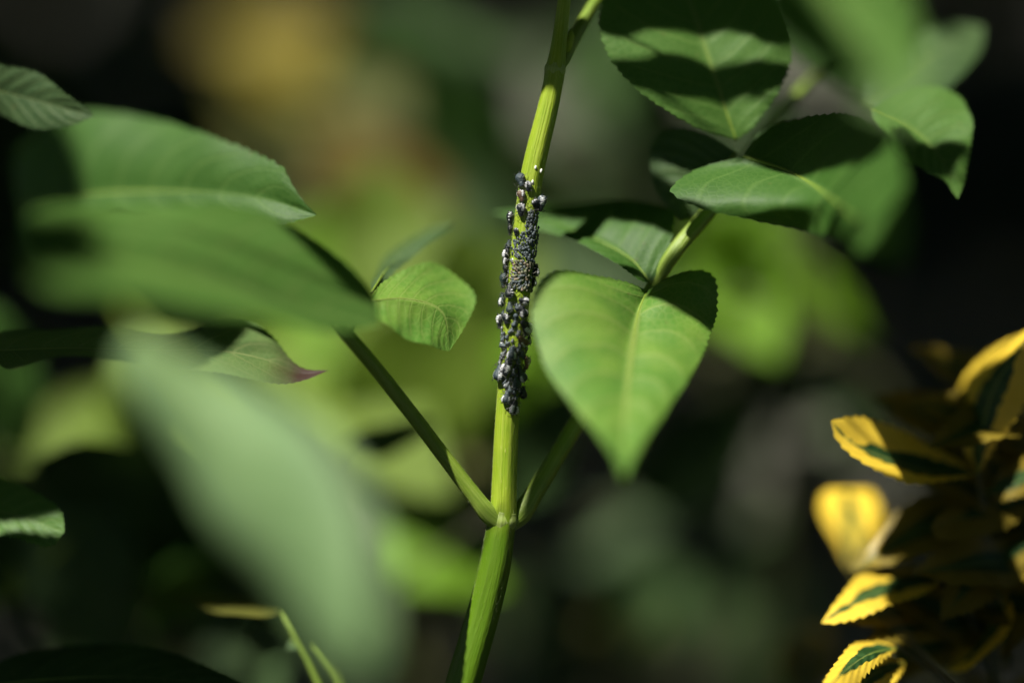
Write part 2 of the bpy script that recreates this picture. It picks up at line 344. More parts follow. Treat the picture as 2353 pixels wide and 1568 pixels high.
obj('bud', bud_v, bud_f, M['stem'], root_e, bud_u, True, OFF)
# right compound leaf
add_leaf(root_e, [(1486, 668, 2), (1462, 735, -6), (1443, 880, -21), (1434, 1000, -34), (1432, 1100, -46)],
         [(1440, 648, -2), (1370, 632, -6), (1290, 620, -10), (1238, 655, -12), (1224, 735, -15), (1258, 850, -22), (1325, 945, -30), (1398, 1030, -40)],
         [(1530, 640, 3), (1595, 622, 4), (1640, 640, 4), (1648, 700, 1), (1636, 755, -5), (1600, 840, -14), (1540, 930, -25), (1475, 1020, -37)],
         'leaf_young', label='heart shaped leaflet drooping towards its tip', rib=0.5, nu=140, teeth=44, amp=0.9, cup=0.14, seed=1)
add_leaf(root_e, [(1494, 650, 3), (1445, 592, 6), (1350, 542, 12), (1250, 508, 18), (1128, 486, 24)],
         [(1522, 605, 4), (1546, 530, 7), (1545, 482, 11), (1480, 464, 17), (1380, 460, 22), (1280, 470, 24), (1200, 480, 24)],
         [(1468, 643, -1), (1425, 612, 1), (1375, 580, 4), (1330, 556, 8), (1260, 535, 14), (1190, 508, 20)],
         'leaf_deep', rib=0.4, nu=130, teeth=36, amp=0.7, cup=0.1, seed=2)
add_leaf(root_e, [(1692, 322, 9), (1668, 255, 9), (1630, 140, 10), (1590, 20, 13), (1540, -110, 18)],
         [(1600, 292, 6), (1500, 232, 4), (1420, 160, 4), (1380, 80, 6), (1388, -10, 9), (1440, -80, 14)],
         [(1732, 290, 7), (1782, 220, 7), (1814, 150, 9), (1815, 80, 11), (1780, -10, 14), (1680, -90, 18)],
         'leaf', rib=0.45, nu=130, teeth=38, amp=0.8, cup=0.1, seed=3)
add_leaf(root_e, [(1694, 348, 12), (1650, 395, 12), (1600, 450, 12), (1566, 508, 11)],
         [(1620, 305, 13), (1550, 292, 14), (1497, 335, 14), (1500, 420, 13), (1536, 480, 12)],
         [(1694, 400, 14), (1660, 452, 14), (1604, 498, 12)], 'leaf_old', rib=0.35, nu=120, teeth=34, amp=0.9, seed=4)
add_leaf(root_e, [(1705, 358, 4), (1820, 398, -2), (1930, 472, -28), (2075, 612, -70)],
         [(1600, 388, 4), (1542, 435, -1), (1600, 475, -5), (1700, 500, -7), (1850, 530, -11), (1980, 578, -50)],
         [(1750, 300, 8), (1850, 268, 4), (1960, 268, -12), (2050, 330, -36), (2092, 480, -58)], 'leaf_deep', rib=0.5, nu=120, teeth=36, amp=0.8, cup=0.03, seed=5)
add_leaf(root_e, [(1850, -90, -77), (1950, 30, -83), (2050, 160, -89), (2105, 275, -95)],
         [(1740, -20, -81), (1780, 90, -87), (1900, 190, -91), (2020, 250, -93)],
         [(2040, -90, -69), (2100, 30, -77), (2120, 150, -87)], 'leaf', rib=0.4, seed=6)
add_leaf(root_e, [(2003, 248, 12), (2090, 292, 11), (2160, 362, 9), (2200, 458, 7)],
         [(2070, 206, 18), (2190, 210, 16), (2230, 270, 12), (2226, 350, 9), (2216, 415, 8)],
         [(2020, 300, 8), (2068, 358, 7), (2128, 396, 7), (2172, 412, 7), (2188, 440, 7)], 'leaf', rib=0.4, nu=130, teeth=34, amp=1.0, cup=0.1, ripple=0.7, seed=7)
add_leaf(root_e, [(1990, 235, 30), (2060, 180, 32), (2150, 120, 36), (2260, 60, 44)],
         [(2000, 160, 34), (2080, 90, 40), (2180, 50, 44)], [(2080, 240, 26), (2180, 200, 30), (2250, 120, 38)], 'leaf_old', rib=0.4, seed=8)
# left compound leaf
add_leaf(root_e, [(850, 690, -7), (935, 686, -4), (1015, 715, -1), (1032, 806, -3)],
         [(878, 648, 0), (945, 614, 6), (1003, 605, 9), (1060, 640, 9), (1090, 686, 7), (1068, 750, 2)],
         [(868, 730, -10), (915, 765, -10), (975, 790, -8)], 'leaf_young', rib=0.35, nu=120, teeth=30, amp=0.7, cup=-0.15, ripple=0.5, seed=9, label='small pale leaflet curling over')
add_leaf(root_e, [(852, 670, -3), (892, 612, 9), (958, 555, 18), (1044, 512, 26)],
         [(858, 640, 14), (895, 585, 28), (975, 533, 34)], [(882, 652, 4), (935, 598, 11), (1005, 545, 19)], 'leaf_old', rib=0.3, nu=90, teeth=26, amp=0.6, seed=10)
add_leaf(root_e, [(40, 480, 46), (250, 445, 31), (450, 440, 17), (600, 455, 8), (728, 494, 2)],
         [(40, 350, 54), (170, 265, 46), (330, 268, 33), (470, 308, 20), (570, 346, 12), (640, 378, 6), (668, 420, 4), (694, 458, 3)],
         [(90, 590, 38), (300, 570, 24), (480, 548, 12), (620, 524, 4)], 'leaf_deep', rib=0.5, nu=130, teeth=40, amp=1.1, cup=0.16, ripple=0.7, seed=11)
add_leaf(root_e, [(40, 580, -72), (280, 612, -58), (480, 648, -46), (700, 708, -34), (872, 748, -24)],
         [(100, 480, -50), (380, 470, -36), (600, 490, -24), (745, 560, -20), (850, 670, -20)],
         [(120, 660, -82), (330, 688, -70), (550, 722, -56), (750, 760, -38)], 'leaf', rib=0.5, cup=0.1, ripple=0.6, seed=12)
# ------------------------------------------------------------------ neighbouring elder shoots (left)
def shoot(label, stem_pts, group=None):
    r = empty('elder_shoot', P(*stem_pts[-1][:3]), label, 'plant', group)
    p = [tuple(P(x, y, z)) + (q * PX,) for x, y, z, q in stem_pts]; x, y, z, q = p[-1]
    p += [(x, y, z * f_, q * (1.1 - 0.1 * f_)) for f_ in (0.93, 0.82, 0.65, 0.45, 0.22, -0.03)]
    c = curve(p, 90); tv, tf, tu = tube(c[:, :3], c[:, 3], 18, 0.02, 6); obj('stem', tv, tf, M['stalk'], r, tu, True, tuple(r.location)); return r
stalk([(150, 512, 9, 6), (190, 590, -36, 6), (260, 680, -68, 6), (322, 752, -84, 6)], name='leaflet_stalk', parent=st_left)
add_leaf(root_e, [(320, 750, -84), (470, 930, -94), (620, 1140, -104), (750, 1350, -112), (826, 1560, -118)],
         [(275, 830, -82), (350, 980, -84), (480, 1170, -92), (640, 1360, -102), (765, 1500, -112)],
         [(430, 815, -84), (600, 910, -94), (750, 990, -104), (828, 1150, -112), (868, 1350, -118), (866, 1500, -120)], 'leaf_pale', label='large pale leaflet hanging close before the stalks', rib=0.6, cup=0.2, ripple=1.0, seed=20)
r = shoot('elder shoot whose long leaf ends in a withered brown tip', [(-10, 806, 2, 7), (-120, 830, 4, 10), (-260, 960, 5, 16), (-330, 1300, 6, 22)])
add_leaf(r, [(-20, 806, 2), (150, 800, 0), (340, 804, -1), (500, 806, 0), (610, 826, 2), (690, 858, 3), (756, 850, 3)],
         [(0, 764, 8), (120, 752, 9), (240, 752, 8), (350, 770, 8), (430, 756, 9), (510, 732, 11), (570, 738, 11), (625, 775, 8), (670, 826, 5), (705, 846, 4)],
         [(20, 846, -8), (120, 826, -9), (260, 824, -10), (400, 842, -10), (480, 854, -9), (560, 869, -6), (640, 879, -2), (700, 870, 1)],
         'leaf_tip', name='leaf', rib=0.4, nu=150, teeth=50, amp=0.6, ripple=0.6, seed=21)
add_leaf(r, [(-150, 1150, 10), (-40, 1165, 8), (60, 1190, 6), (148, 1222, 4)],
         [(-100, 1060, 14), (0, 1092, 12), (70, 1125, 9), (132, 1164, 6), (146, 1196, 5)], [(-80, 1230, 6), (20, 1232, 3), (110, 1254, 3)], 'leaf', name='leaf', rib=0.4, nu=120, teeth=36, amp=0.9, seed=22)
add_leaf(r, [(-140, 180, 14), (-20, 205, 12), (100, 235, 10), (214, 268, 8)],
         [(-100, 130, 11), (0, 150, 10), (82, 166, 9), (150, 214, 8), (202, 252, 8)], [(-80, 240, 14), (0, 262, 13), (70, 292, 11), (150, 292, 9)], 'leaf_old', name='leaf', rib=0.35, nu=120, teeth=34, amp=1.0, seed=23)
r = shoot('low elder shoot with two green stalks leaning out of the bottom edge', [(650, 1405, 20, 6), (695, 1490, 19, 7), (735, 1575, 18, 8), (770, 1700, 16, 10), (800, 1900, 14, 14)])
stalk([(722, 1480, 24, 6), (752, 1520, 23, 6.5), (782, 1575, 22, 7), (800, 1700, 18, 8), (800, 1860, 15, 9)], root=r)
add_leaf(r, [(652, 1402, 20), (600, 1392, 24), (500, 1384, 28), (388, 1368, 32)], [(600, 1374, 32), (500, 1368, 38)], [(600, 1416, 14), (510, 1408, 18)], 'shrub_olive', name='leaf', rib=0.3, seed=24)
add_leaf(r, [(697, 1490, 19), (640, 1450, 24), (590, 1440, 34), (560, 1470, 46)], [(660, 1440, 30), (610, 1415, 40)], [(650, 1490, 20), (600, 1500, 36)], 'leaf_old', name='leaf', rib=0.3, seed=25)
add_leaf(r, [(-120, 1590, 10), (100, 1560, 8), (330, 1555, 6), (580, 1580, 4)], [(50, 1500, 14), (250, 1478, 14), (400, 1500, 11), (500, 1540, 7)], [(100, 1640, 2), (350, 1640, 0)], 'evergreen', name='leaf', rib=0.4, nu=120, teeth=36, seed=26)
# ------------------------------------------------------------------ variegated bush (lower right)
r = empty('euonymus_bush', P(2330, 1900, 30), 'variegated bush with toothed yellow and green leaves beside the elder', 'bush')
EB = r
def twig(root, pts, mat='twig', name='twig'):
    return stalk(pts, mat, name, root)
twig(r, [(2248, 1085, 17, 7), (2256, 1150, 19, 9), (2270, 1300, 22, 11), (2290, 1568, 26, 13), (2330, 1900, 30, 18)], name='stem')
twig(r, [(2150, 1330, 18, 5), (2220, 1400, 22, 7), (2285, 1540, 25, 9)]); twig(r, [(2060, 1480, 12, 5), (2160, 1560, 18, 7), (2300, 1720, 26, 9)]); twig(r, [(1965, 1298, -60, 3), (1985, 1340, -56, 4), (2080, 1460, -30, 6), (2270, 1650, 22, 10)])
EL = lambda mid, l, rr, mat='variegated', **k: add_leaf(r, mid, l, rr, mat, name='leaf', rib=0.28, nu=k.pop('nu', 100), nv=7, teeth=k.pop('teeth', 15), amp=k.pop('amp', 0.85), **k)
EL([(2245, 1088, 17), (2130, 1080, 15), (2020, 1048, 11), (1950, 1012, 8), (1908, 966, 6)],
   [(2190, 1052, 21), (2110, 1008, 19), (2060, 984, 17), (2000, 962, 13), (1950, 958, 9)],
   [(2190, 1102, 12), (2100, 1110, 9), (2030, 1090, 7), (1965, 1050, 6), (1922, 1008, 6)], seed=30, label='bright yellow leaf with a green midrib streak')
EL([(1965, 1300, -60), (1962, 1250, -56), (1952, 1190, -48), (1946, 1122, -38)], [(1930, 1240, -54), (1888, 1175, -45), (1894, 1130, -38)], [(1992, 1250, -58), (2018, 1180, -50), (1998, 1128, -41)], seed=31, label='small cream yellow leaf')
EL([(2172, 1332, 20), (2080, 1342, 18), (2000, 1366, 14), (1930, 1402, 10), (1886, 1430, 8)],
   [(2120, 1302, 32), (2040, 1303, 29), (1980, 1318, 23), (1930, 1368, 14)], [(2120, 1362, 14), (2040, 1392, 10), (1970, 1418, 8), (1920, 1432, 7)], seed=32)
EL([(2060, 1488, 10), (2000, 1500, 2), (1940, 1540, -8), (1880, 1600, -16)], [(2010, 1466, 16), (1950, 1486, 6), (1900, 1550, -6)], [(2010, 1530, 0), (1950, 1580, -10)], 'variegated', seed=33)
EL([(2080, 1520, 14), (2020, 1540, 8), (1980, 1570, 4), (1930, 1640, 0)], [(2030, 1508, 12), (1975, 1530, 8), (1940, 1590, 4)], [(2060, 1560, 8), (2020, 1600, 4)], seed=34)
EL([(2310, 1365, 22), (2275, 1440, 20), (2232, 1500, 18), (2172, 1540, 16)], [(2290, 1360, 40), (2250, 1430, 38), (2200, 1500, 28)], [(2330, 1420, 14), (2280, 1490, 12), (2220, 1538, 14)], seed=35)
EL([(2246, 1085, 16), (2262, 960, 15), (2300, 860, 12), (2385, 745, 8)], [(2215, 1030, 20), (2194, 950, 26), (2212, 870, 28), (2285, 795, 24)], [(2290, 1020, 14), (2345, 940, 12), (2390, 840, 9)], seed=36)
EL([(2262, 1130, 20), (2330, 1110, 16), (2420, 1060, 10)], [(2290, 1090, 20), (2350, 1050, 16)], [(2300, 1150, 17), (2380, 1120, 12)], 'variegated_shaded', seed=37)
EL([(2400, 1120, 26), (2320, 1150, 22), (2230, 1180, 18), (2138, 1212, 14)], [(2320, 1110, 26), (2220, 1140, 22), (2160, 1180, 16)], [(2330, 1200, 18), (2230, 1235, 14), (2160, 1238, 13)], 'variegated_shaded', seed=38)
EL([(2400, 1230, 24), (2310, 1270, 20), (2230, 1340, 15), (2160, 1425, 10)], [(2320, 1225, 26), (2230, 1280, 20), (2170, 1350, 14)], [(2330, 1330, 16), (2260, 1390, 12)], 'variegated_shaded', seed=39)
EL([(2240, 1440, 24), (2150, 1430, 20), (2060, 1440, 16), (1990, 1470, 12)], [(2150, 1395, 26), (2060, 1405, 21)], [(2150, 1470, 16), (2060, 1480, 13)], 'variegated_shaded', seed=40)
EL([(1840, 1620, 85), (1850, 1560, 85), (1860, 1500, 84), (1870, 1440, 84)], [(1790, 1570, 90), (1785, 1500, 88), (1820, 1450, 85)], [(1900, 1570, 80), (1925, 1510, 82), (1905, 1455, 83)], 'variegated_shaded', seed=41)
for k in range(46):
    x = random.uniform(2130, 2520); y = random.uniform(1130, 1750) if k < 32 else random.uniform(930, 1130); z = random.uniform(22, 52)
    if k >= 32: x = random.uniform(2300, 2520)
    if k == 0 or ('vleaf' not in GL): GL['vleaf'] = generic_leaf('leaf', 'variegated_shaded', 0.46, 9, 0.03, 0.25, 0.2, seed=3)
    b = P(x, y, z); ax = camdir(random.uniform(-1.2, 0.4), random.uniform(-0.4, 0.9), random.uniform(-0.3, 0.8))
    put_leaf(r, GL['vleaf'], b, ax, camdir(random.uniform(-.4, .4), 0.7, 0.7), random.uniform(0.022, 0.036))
# ------------------------------------------------------------------ hairs of the shoot and the aphids
def stem_frame(py, dx):
    """surface frame of the stem at photo row py; dx = sideways offset / local radius"""
    ys = [q[1] for q in stem_px]; cx = np.interp(py, ys, [q[0] for q in stem_px]); rr = np.interp(py, ys, [q[3] for q in stem_px])
    c = P(cx, py, 0); c2 = P(np.interp(py + 10, ys, [q[0] for q in stem_px]), py + 10, 0); down = (c2 - c).normalized()
    side = (RIGHT - down * RIGHT.dot(down)).normalized(); front = side.cross(down).normalized()
    if front.dot(FWD) > 0: front = -front
    return c, down, side, front, rr * PX, cx, rr
def hair_mesh(n, y0, y1, seed=1):
    r = np.random.default_rng(seed); v = []; f = []
    for _ in range(n):
        py = r.uniform(y0, y1); th = r.uniform(-1.9, 1.9) if r.random() < 0.5 else (1 if r.random() < 0.5 else -1) * r.uniform(1.1, 1.8)
        c, dn, sd_, fr, rad, cx, rr = stem_frame(py, 0); n_ = sd_ * math.sin(th) + fr * math.cos(th); base = c + n_ * rad * 0.98
        d = (n_ + dn * r.uniform(-0.5, 0.7) + sd_ * r.uniform(-.4, .4)).normalized(); L = r.uniform(0.00018, 0.00042); a = d.cross(dn).normalized() * 0.000016; b = d.cross(a).normalized() * 0.000016
        k = len(v); v += [base + a, base - a * 0.5 + b, base - a * 0.5 - b, base + d * L]; f += [(k, k + 1, k + 3), (k + 1, k + 2, k + 3), (k + 2, k, k + 3)]
    return v, f
v, f = hair_mesh(5200, 150, 1700); h = obj('hairs', v, f, M['hair'], stem_o, None, True, OFF); h['kind'] = 'stuff'
def stalk_hairs(C, n, k0, k1, parent):
    r = np.random.default_rng(5); v = []; f = []
    for _ in range(n):
        i = int(r.uniform(k0, k1) * (len(C) - 2)); t = Vector(C[i + 1][:3] - C[i][:3]).normalized(); a0 = t.cross(FWD).normalized(); b0 = t.cross(a0); th = r.uniform(0, 6.28)
        n_ = a0 * math.cos(th) + b0 * math.sin(th); base = Vector(C[i][:3]) + n_ * C[i][3] * 0.98 + t * r.uniform(0, 0.001); d = (n_ + t * r.uniform(-.5, .5)).normalized(); L = r.uniform(0.00018, 0.0004)
        a = d.cross(t).normalized() * 0.000016; b = d.cross(a).normalized() * 0.000016; k = len(v)
        v += [base + a, base - a * 0.5 + b, base - a * 0.5 - b, base + d * L]; f += [(k, k + 1, k + 3), (k + 1, k + 2, k + 3), (k + 2, k, k + 3)]
    h = obj('hairs', v, f, M['hair'], parent, None, True, OFF); h['kind'] = 'stuff'
stalk_hairs(C2, 1300, 0, 0.62, st_left); stalk_hairs(C1, 1500, 0, 0.8, st_right)
# aphid bodies: head towards +X, back up +Z, unit length
def aphid_body(mat, wide=1.2, seg=16, name='body', ridges=0.035):
    xs = [-.50, -.475, -.44, -.39, -.33, -.27, -.21, -.15, -.09, -.03, .03, .09, .15, .21, .27, .33, .385, .43, .465, .485]
    ws = [.025, .085, .155, .215, .26, .282, .292, .292, .284, .268, .246, .218, .19, .172, .160, .148, .135, .115, .075, .02]
    v = []; f = []
    for i, (x, w) in enumerate(zip(xs, ws)):
        w *= wide * (1 + (ridges * (1 if i % 2 else -1) if 2 < i < 12 else 0)) * (0.94 if i in (12, 15) else 1)
        for k in range(seg):
            th = 2 * math.pi * k / seg; c, s = math.cos(th), math.sin(th)
            v.append((x, w * s, w * (0.92 * c if c > 0 else 0.55 * c) + 0.16))
    for i in range(len(xs) - 1):
        for k in range(seg): f.append((i * seg + k, i * seg + (k + 1) % seg, (i + 1) * seg + (k + 1) % seg, (i + 1) * seg + k))
    f += [tuple(range(seg))[::-1], tuple(range((len(xs) - 1) * seg, len(xs) * seg))]
    for sgn in (-1, 1):                                              # eyes
        k0 = len(v)
        for j in range(4):
            for k in range(6):
                a = math.pi * (j / 3 - 0.5); th = 2 * math.pi * k / 6
                v.append((0.40 + 0.025 * math.cos(a) * math.cos(th), sgn * (0.125 * wide) + 0.025 * math.sin(a), 0.19 + 0.025 * math.cos(a) * math.sin(th)))
        for j in range(3):
            for k in range(6): f.append((k0 + j * 6 + k, k0 + j * 6 + (k + 1) % 6, k0 + (j + 1) * 6 + (k + 1) % 6, k0 + (j + 1) * 6 + k))
    return meshdata(name, v, f, M[mat])
def limb(pts, r, mat, name):
    tv, tf, tu = tube([Vector(p) for p in pts], r, 5); return meshdata(name, tv, tf, M[mat])
def wax_glint_mesh(rows, lo, hi, rear=True, wide=1.2, name='wax_glint_pattern', full=False):  # white patches draw the wax marks and painted sun glints alike
    xs = [-.50, -.44, -.39, -.33, -.27, -.21, -.15, -.09, -.03, .03, .09, .15]; ws = [.025, .155, .215, .26, .282, .292, .292, .284, .268, .246, .218, .19]
    v = []; f = []
    def patch(x0, t0, t1, hw):
        n = 5; k0 = len(v)
        for j in range(n + 1):
            th = t0 + (t1 - t0) * j / n; e = hw * (0.35 + 0.65 * math.sin(math.pi * (j + 0.5) / (n + 1)))
            for dx, lift in ((-e, 1.0), (0, 1.07), (e, 1.0)):
                w = np.interp(x0 + dx, xs, ws) * wide * lift; c, s = math.cos(th), math.sin(th)
                v.append((x0 + dx, w * s, w * (0.92 * c if c > 0 else 0.55 * c) + 0.16))
        for j in range(n):
            for q in (0, 1): a = k0 + j * 3 + q; f.append((a, a + 3, a + 4, a + 1))
    for x0 in rows:
        for sgn in (-1, 1): patch(x0, sgn * math.radians(lo), sgn * math.radians(hi), 0.036)
    if rear:
        for sgn in (-1, 1):
            patch(-.43, sgn * math.radians(8), sgn * math.radians(42), 0.034); patch(-.40, sgn * math.radians(62), sgn * math.radians(85), 0.030)
    return meshdata(name, v, f, M['wax'])
BODY = {k: aphid_body(k) for k in ('a_black', 'a_slate', 'a_green', 'a_brown', 'a_pink')}
NYM = {k: aphid_body(k, 1.05, 10, 'aphid_nymph', 0.02) for k in ('n_slate', 'n_grey', 'n_olive', 'n_tan')}
MID = {k: aphid_body(k, 1.1, 12, 'body', 0.03) for k in ('n_slate', 'n_grey', 'a_slate')}
WAX = {'side': wax_glint_mesh((-.33, -.23, -.13, -.03, .06), 34, 72), 'long': wax_glint_mesh((-.32, -.22, -.12, -.02, .07), 14, 66), 'dots': wax_glint_mesh((-.30, -.12, .08), 52, 74), 'rear': wax_glint_mesh((-.30,), 50, 80), 'mid': wax_glint_mesh((-.28, -.12), 36, 74, True, 1.1)}
LEGS = []
for sgn in (-1, 1):
    for (x, fx, tx) in ((.27, .40, .46), (.16, .14, .10), (.07, -.10, -.30)):
        LEGS.append(limb([(x, sgn * .13, .12), (fx, sgn * .34, .26), (fx * .6 + tx * .4, sgn * .44, .13), (tx, sgn * .52, 0.0)], [.022, .024, .016, .011], 'leg_pale' if fx < 0 else 'leg', 'leg'))
ANT = [limb([(.45, s * .06, .20), (.50, s * .14, .30), (.30, s * .34, .40), (.02, s * .46, .42)], [.014, .012, .008, .004], 'leg', 'antenna') for s in (-1, 1)]
CORN = [limb([(-.30, s * .17, .30), (-.42, s * .22, .38), (-.54, s * .25, .42)], [.026, .022, .018], 'a_black', 'cornicle') for s in (-1, 1)]
CAUDA = limb([(-.47, 0, .17), (-.54, 0, .19), (-.60, 0, .22)], [.03, .026, .008], 'a_black', 'tail')
def aphid_matrix(px, py, ang, length, lift=0.0, tip=0.0):
    """px, py: photo pixel of the body centre; ang: where the head points in the picture; stands on the stem"""
    c, dn, sd_, fr, rad, cx, rr = stem_frame(py, 0); H = rad + length * 0.20 + lift
    perp = ((px - cx) * PX) * abs(UP.dot(dn)); t = max(-1.0, min(1.0, perp / H))
    n = (sd_ * t + fr * math.sqrt(1 - t * t)).normalized()
    h = RIGHT * math.cos(ang) + UP * math.sin(ang); h = h - n * h.dot(n)
    if h.length < 0.2: h = dn
    h.normalize(); h = (h * math.cos(tip) - n * math.sin(tip)).normalized(); n = (n - h * n.dot(h)).normalized(); y = n.cross(h)
    m = Matrix((h * length, y * length, n * length)).transposed().to_4x4()
    pos = c + sd_ * (t * (rad + lift)) + fr * (math.sqrt(1 - t * t) * (rad + lift)); m.translation = pos; return m
def adult(px, py, ang, ln, mat, wax, label, group=None, lift=0.0002, tip=0.0, legs=True):
    px /= 1.1718; py /= 1.1718
    o = bpy.data.objects.new('aphid', None); COL.objects.link(o); o.empty_display_size = 0.001
    o.matrix_world = aphid_matrix(px, py, math.radians(ang), ln / 1.1718 * PX * 1.14, lift, tip); tag(o, label, 'aphid', group)
    link('body', BODY[mat] if mat in BODY else MID[mat], o)
    if wax: link('wax_glint_pattern', WAX[wax], o)
    if legs:
        for me in LEGS: link('leg', me, o)
        for me in ANT: link('antenna', me, o)
        for me in CORN: link('cornicle', me, o)
        link('tail', CAUDA, o)
    return o
G1 = 'striped black aphids crowding the lower stem'; G2 = 'half grown grey aphids'
LB = 'black aphid with white side stripes crowded on the middle of the stem'
adults = [
 (1400, 491, -65, 36, 'a_slate', None, 'plain slate blue aphid, topmost of the colony, hanging on the stem edge'),
 (1421, 506, -90, 26, 'a_black', 'long', 'small white dashed aphid tucked beside the topmost slate aphid'),
 (1402, 533, -75, 30, 'a_brown', 'side', 'brown banded aphid with a white rear near the colony top'),
 (1401, 570, -90, 33, 'a_black', 'side', 'black aphid with white rear standing head down on bare green stem'),
 (1442, 551, -70, 28, 'a_black', 'rear', 'black aphid with slate back above the dense nymph patch'),
 (1458, 545, -95, 40, 'a_slate', 'long', 'grey striped aphid clinging to the shaded edge above the nymph patch'),
 (1366, 594, -60, 37, 'a_black', 'dots', 'large black aphid with white spots beside the bare green gap'),
 (1372, 624, -60, 25, 'a_black', None, 'plain black aphid just under the white spotted one'),
 (1388, 629, -90, 20, 'a_black', 'rear', 'little black aphid above the nymph rosette'),
 (1361, 682, 50, 38, 'a_black', 'long', 'striped aphid with white rear jutting from the stem edge'),
 (1366, 662, 60, 24, 'a_slate', 'mid', 'small grey aphid sitting above the jutting striped aphid'),
 (1361, 712, -15, 33, 'a_black', 'side', 'striped aphid lying across the stem beside a white egg'),
 (1350, 729, 0, 27, 'a_black', None, 'plain black aphid under the crosswise striped one'),
 (1346, 759, -5, 38, 'a_green', None, 'large plain dark green grey aphid lying across the stem'),
 (1455, 723, 160, 32, 'a_black', 'long', 'strongly striped aphid sticking out beside the nymph rosette'),
 (1444, 754, 160, 24, 'a_black', 'side', 'small white dashed aphid at the lower side of the rosette'),
 (1371, 787, 95, 36, 'a_black', 'dots', 'big glossy black aphid with rows of white dots below the rosette'),
 (1341, 810, 20, 35, 'a_green', 'side', 'striped aphid sticking out below the glossy dotted aphid'),
 (1371, 830, 95, 28, 'a_green', 'rear', 'dark aphid with white dotted rim in mid stem'),
 (1410, 809, 165, 28, 'a_black', 'long', 'white banded aphid on yellowish bare stem beside the heart leaf'),
 (1409, 838, 110, 32, 'a_black', 'side', LB, G1),
 (1337, 869, -50, 36, 'a_black', 'long', LB, G1),
 (1361, 861, -80, 28, 'a_black', 'side', LB, G1),
 (1417, 876, 150, 42, 'a_black', 'long', 'large boldly striped aphid next to the heart leaf edge'),
 (1408, 915, 145, 32, 'a_brown', 'side', 'yellowish brown banded aphid among black ones'),
 (1430, 910, 130, 26, 'a_green', 'side', 'dark green striped aphid behind the yellowish brown one'),
 (1377, 950, 85, 34, 'a_slate', 'side', 'grey striped aphid standing head up amid half grown ones'),
 (1428, 973, 170, 32, 'a_pink', 'long', 'pinkish aphid with white bands sticking out from the stem'),
 (1363, 986, 70, 38, 'a_black', 'long', 'large black aphid with white stripes and shining rear low in the colony'),
 (1343, 1004, 80, 42, 'a_slate', 'side', 'long slate striped aphid on the sunny stem edge low down'),
 (1405, 1007, 130, 36, 'a_green', 'side', 'dark aphid with two black tail tubes pointing off the stem'),
 (1391, 1028, 100, 33, 'a_green', 'rear', 'dark green grey aphid in the shade edge low in the colony'),
 (1409, 1053, 120, 32, 'a_black', None, 'black aphid wholly in shade on the dark stem side'),
 (1363, 1068, 75, 32, 'a_slate', 'side', 'slate aphid with bright white rear just above the lowest one'),
 (1384, 1094, 75, 37, 'a_black', 'long', 'striped aphid at the very bottom of the colony'),
]
for a in adults: adult(*a)
GM = 'half grown grey aphid crowded in the lower half of the colony'
for (x, y, an, ln) in [(1392, 827, 90, 20), (1388, 854, -90, 18), (1384, 872, 60, 18), (1354, 901, 30, 16), (1353, 914, 20, 18), (1353, 932, 15, 22), (1379, 917, 90, 12), (1405, 947, 120, 24), (1350, 890, -40, 16), (1372, 893, 80, 14), (1395, 897, 120, 18), (1420, 938, 150, 18), (1416, 893, 140, 18), (1355, 953, 45, 18), (1395, 968, 110, 20), (1398, 985, 120, 18), (1412, 990, 140, 18), (1382, 1000, 95, 18), (1375, 1015, 90, 16), (1358, 1028, 70, 18), (1365, 1035, 75, 20), (1372, 1046, 85, 20), (1384, 1052, 100, 18), (1388, 1066, 90, 16), (1376, 1080, 80, 16), (1400, 822, 100, 16), (1395, 940, 95, 18), (1365, 968, 60, 16), (1415, 960, 150, 16), (1392, 1012, 120, 16), (1347, 845, 30, 16), (1378, 888, 70, 14), (1364, 908, 40, 14), (1345, 975, 60, 16), (1386, 960, 80, 16), (1372, 978, 100, 15), (1400, 1000, 120, 16), (1384, 1035, 70, 17), (1398, 1045, 130, 16), (1366, 1052, 60, 15), (1379, 935, 70, 15), (1366, 925, 30, 15), (1400, 930, 110, 15), (1358, 1012, 80, 16), (1388, 985, 60, 14), (1350, 960, 30, 15)]:
    cm = random.choice(['n_slate', 'n_slate', 'n_grey', 'a_slate']); wx = random.choice(['mid', 'mid', 'mid', None])
    lab = 'half grown %s aphid %s on the stem %s' % ({'n_slate': 'slate grey', 'n_grey': 'pale grey', 'a_slate': 'dark slate'}[cm], 'with white dashes' if wx else 'without dashes',
          'under the rosette' if y < 905 else 'above the pinkish aphid' if y < 973 else 'below the pinkish aphid')
    adult(x, y, an + random.uniform(-25, 25), ln, cm, wx, lab, lab.replace('aphid', 'aphids', 1), 0.0)
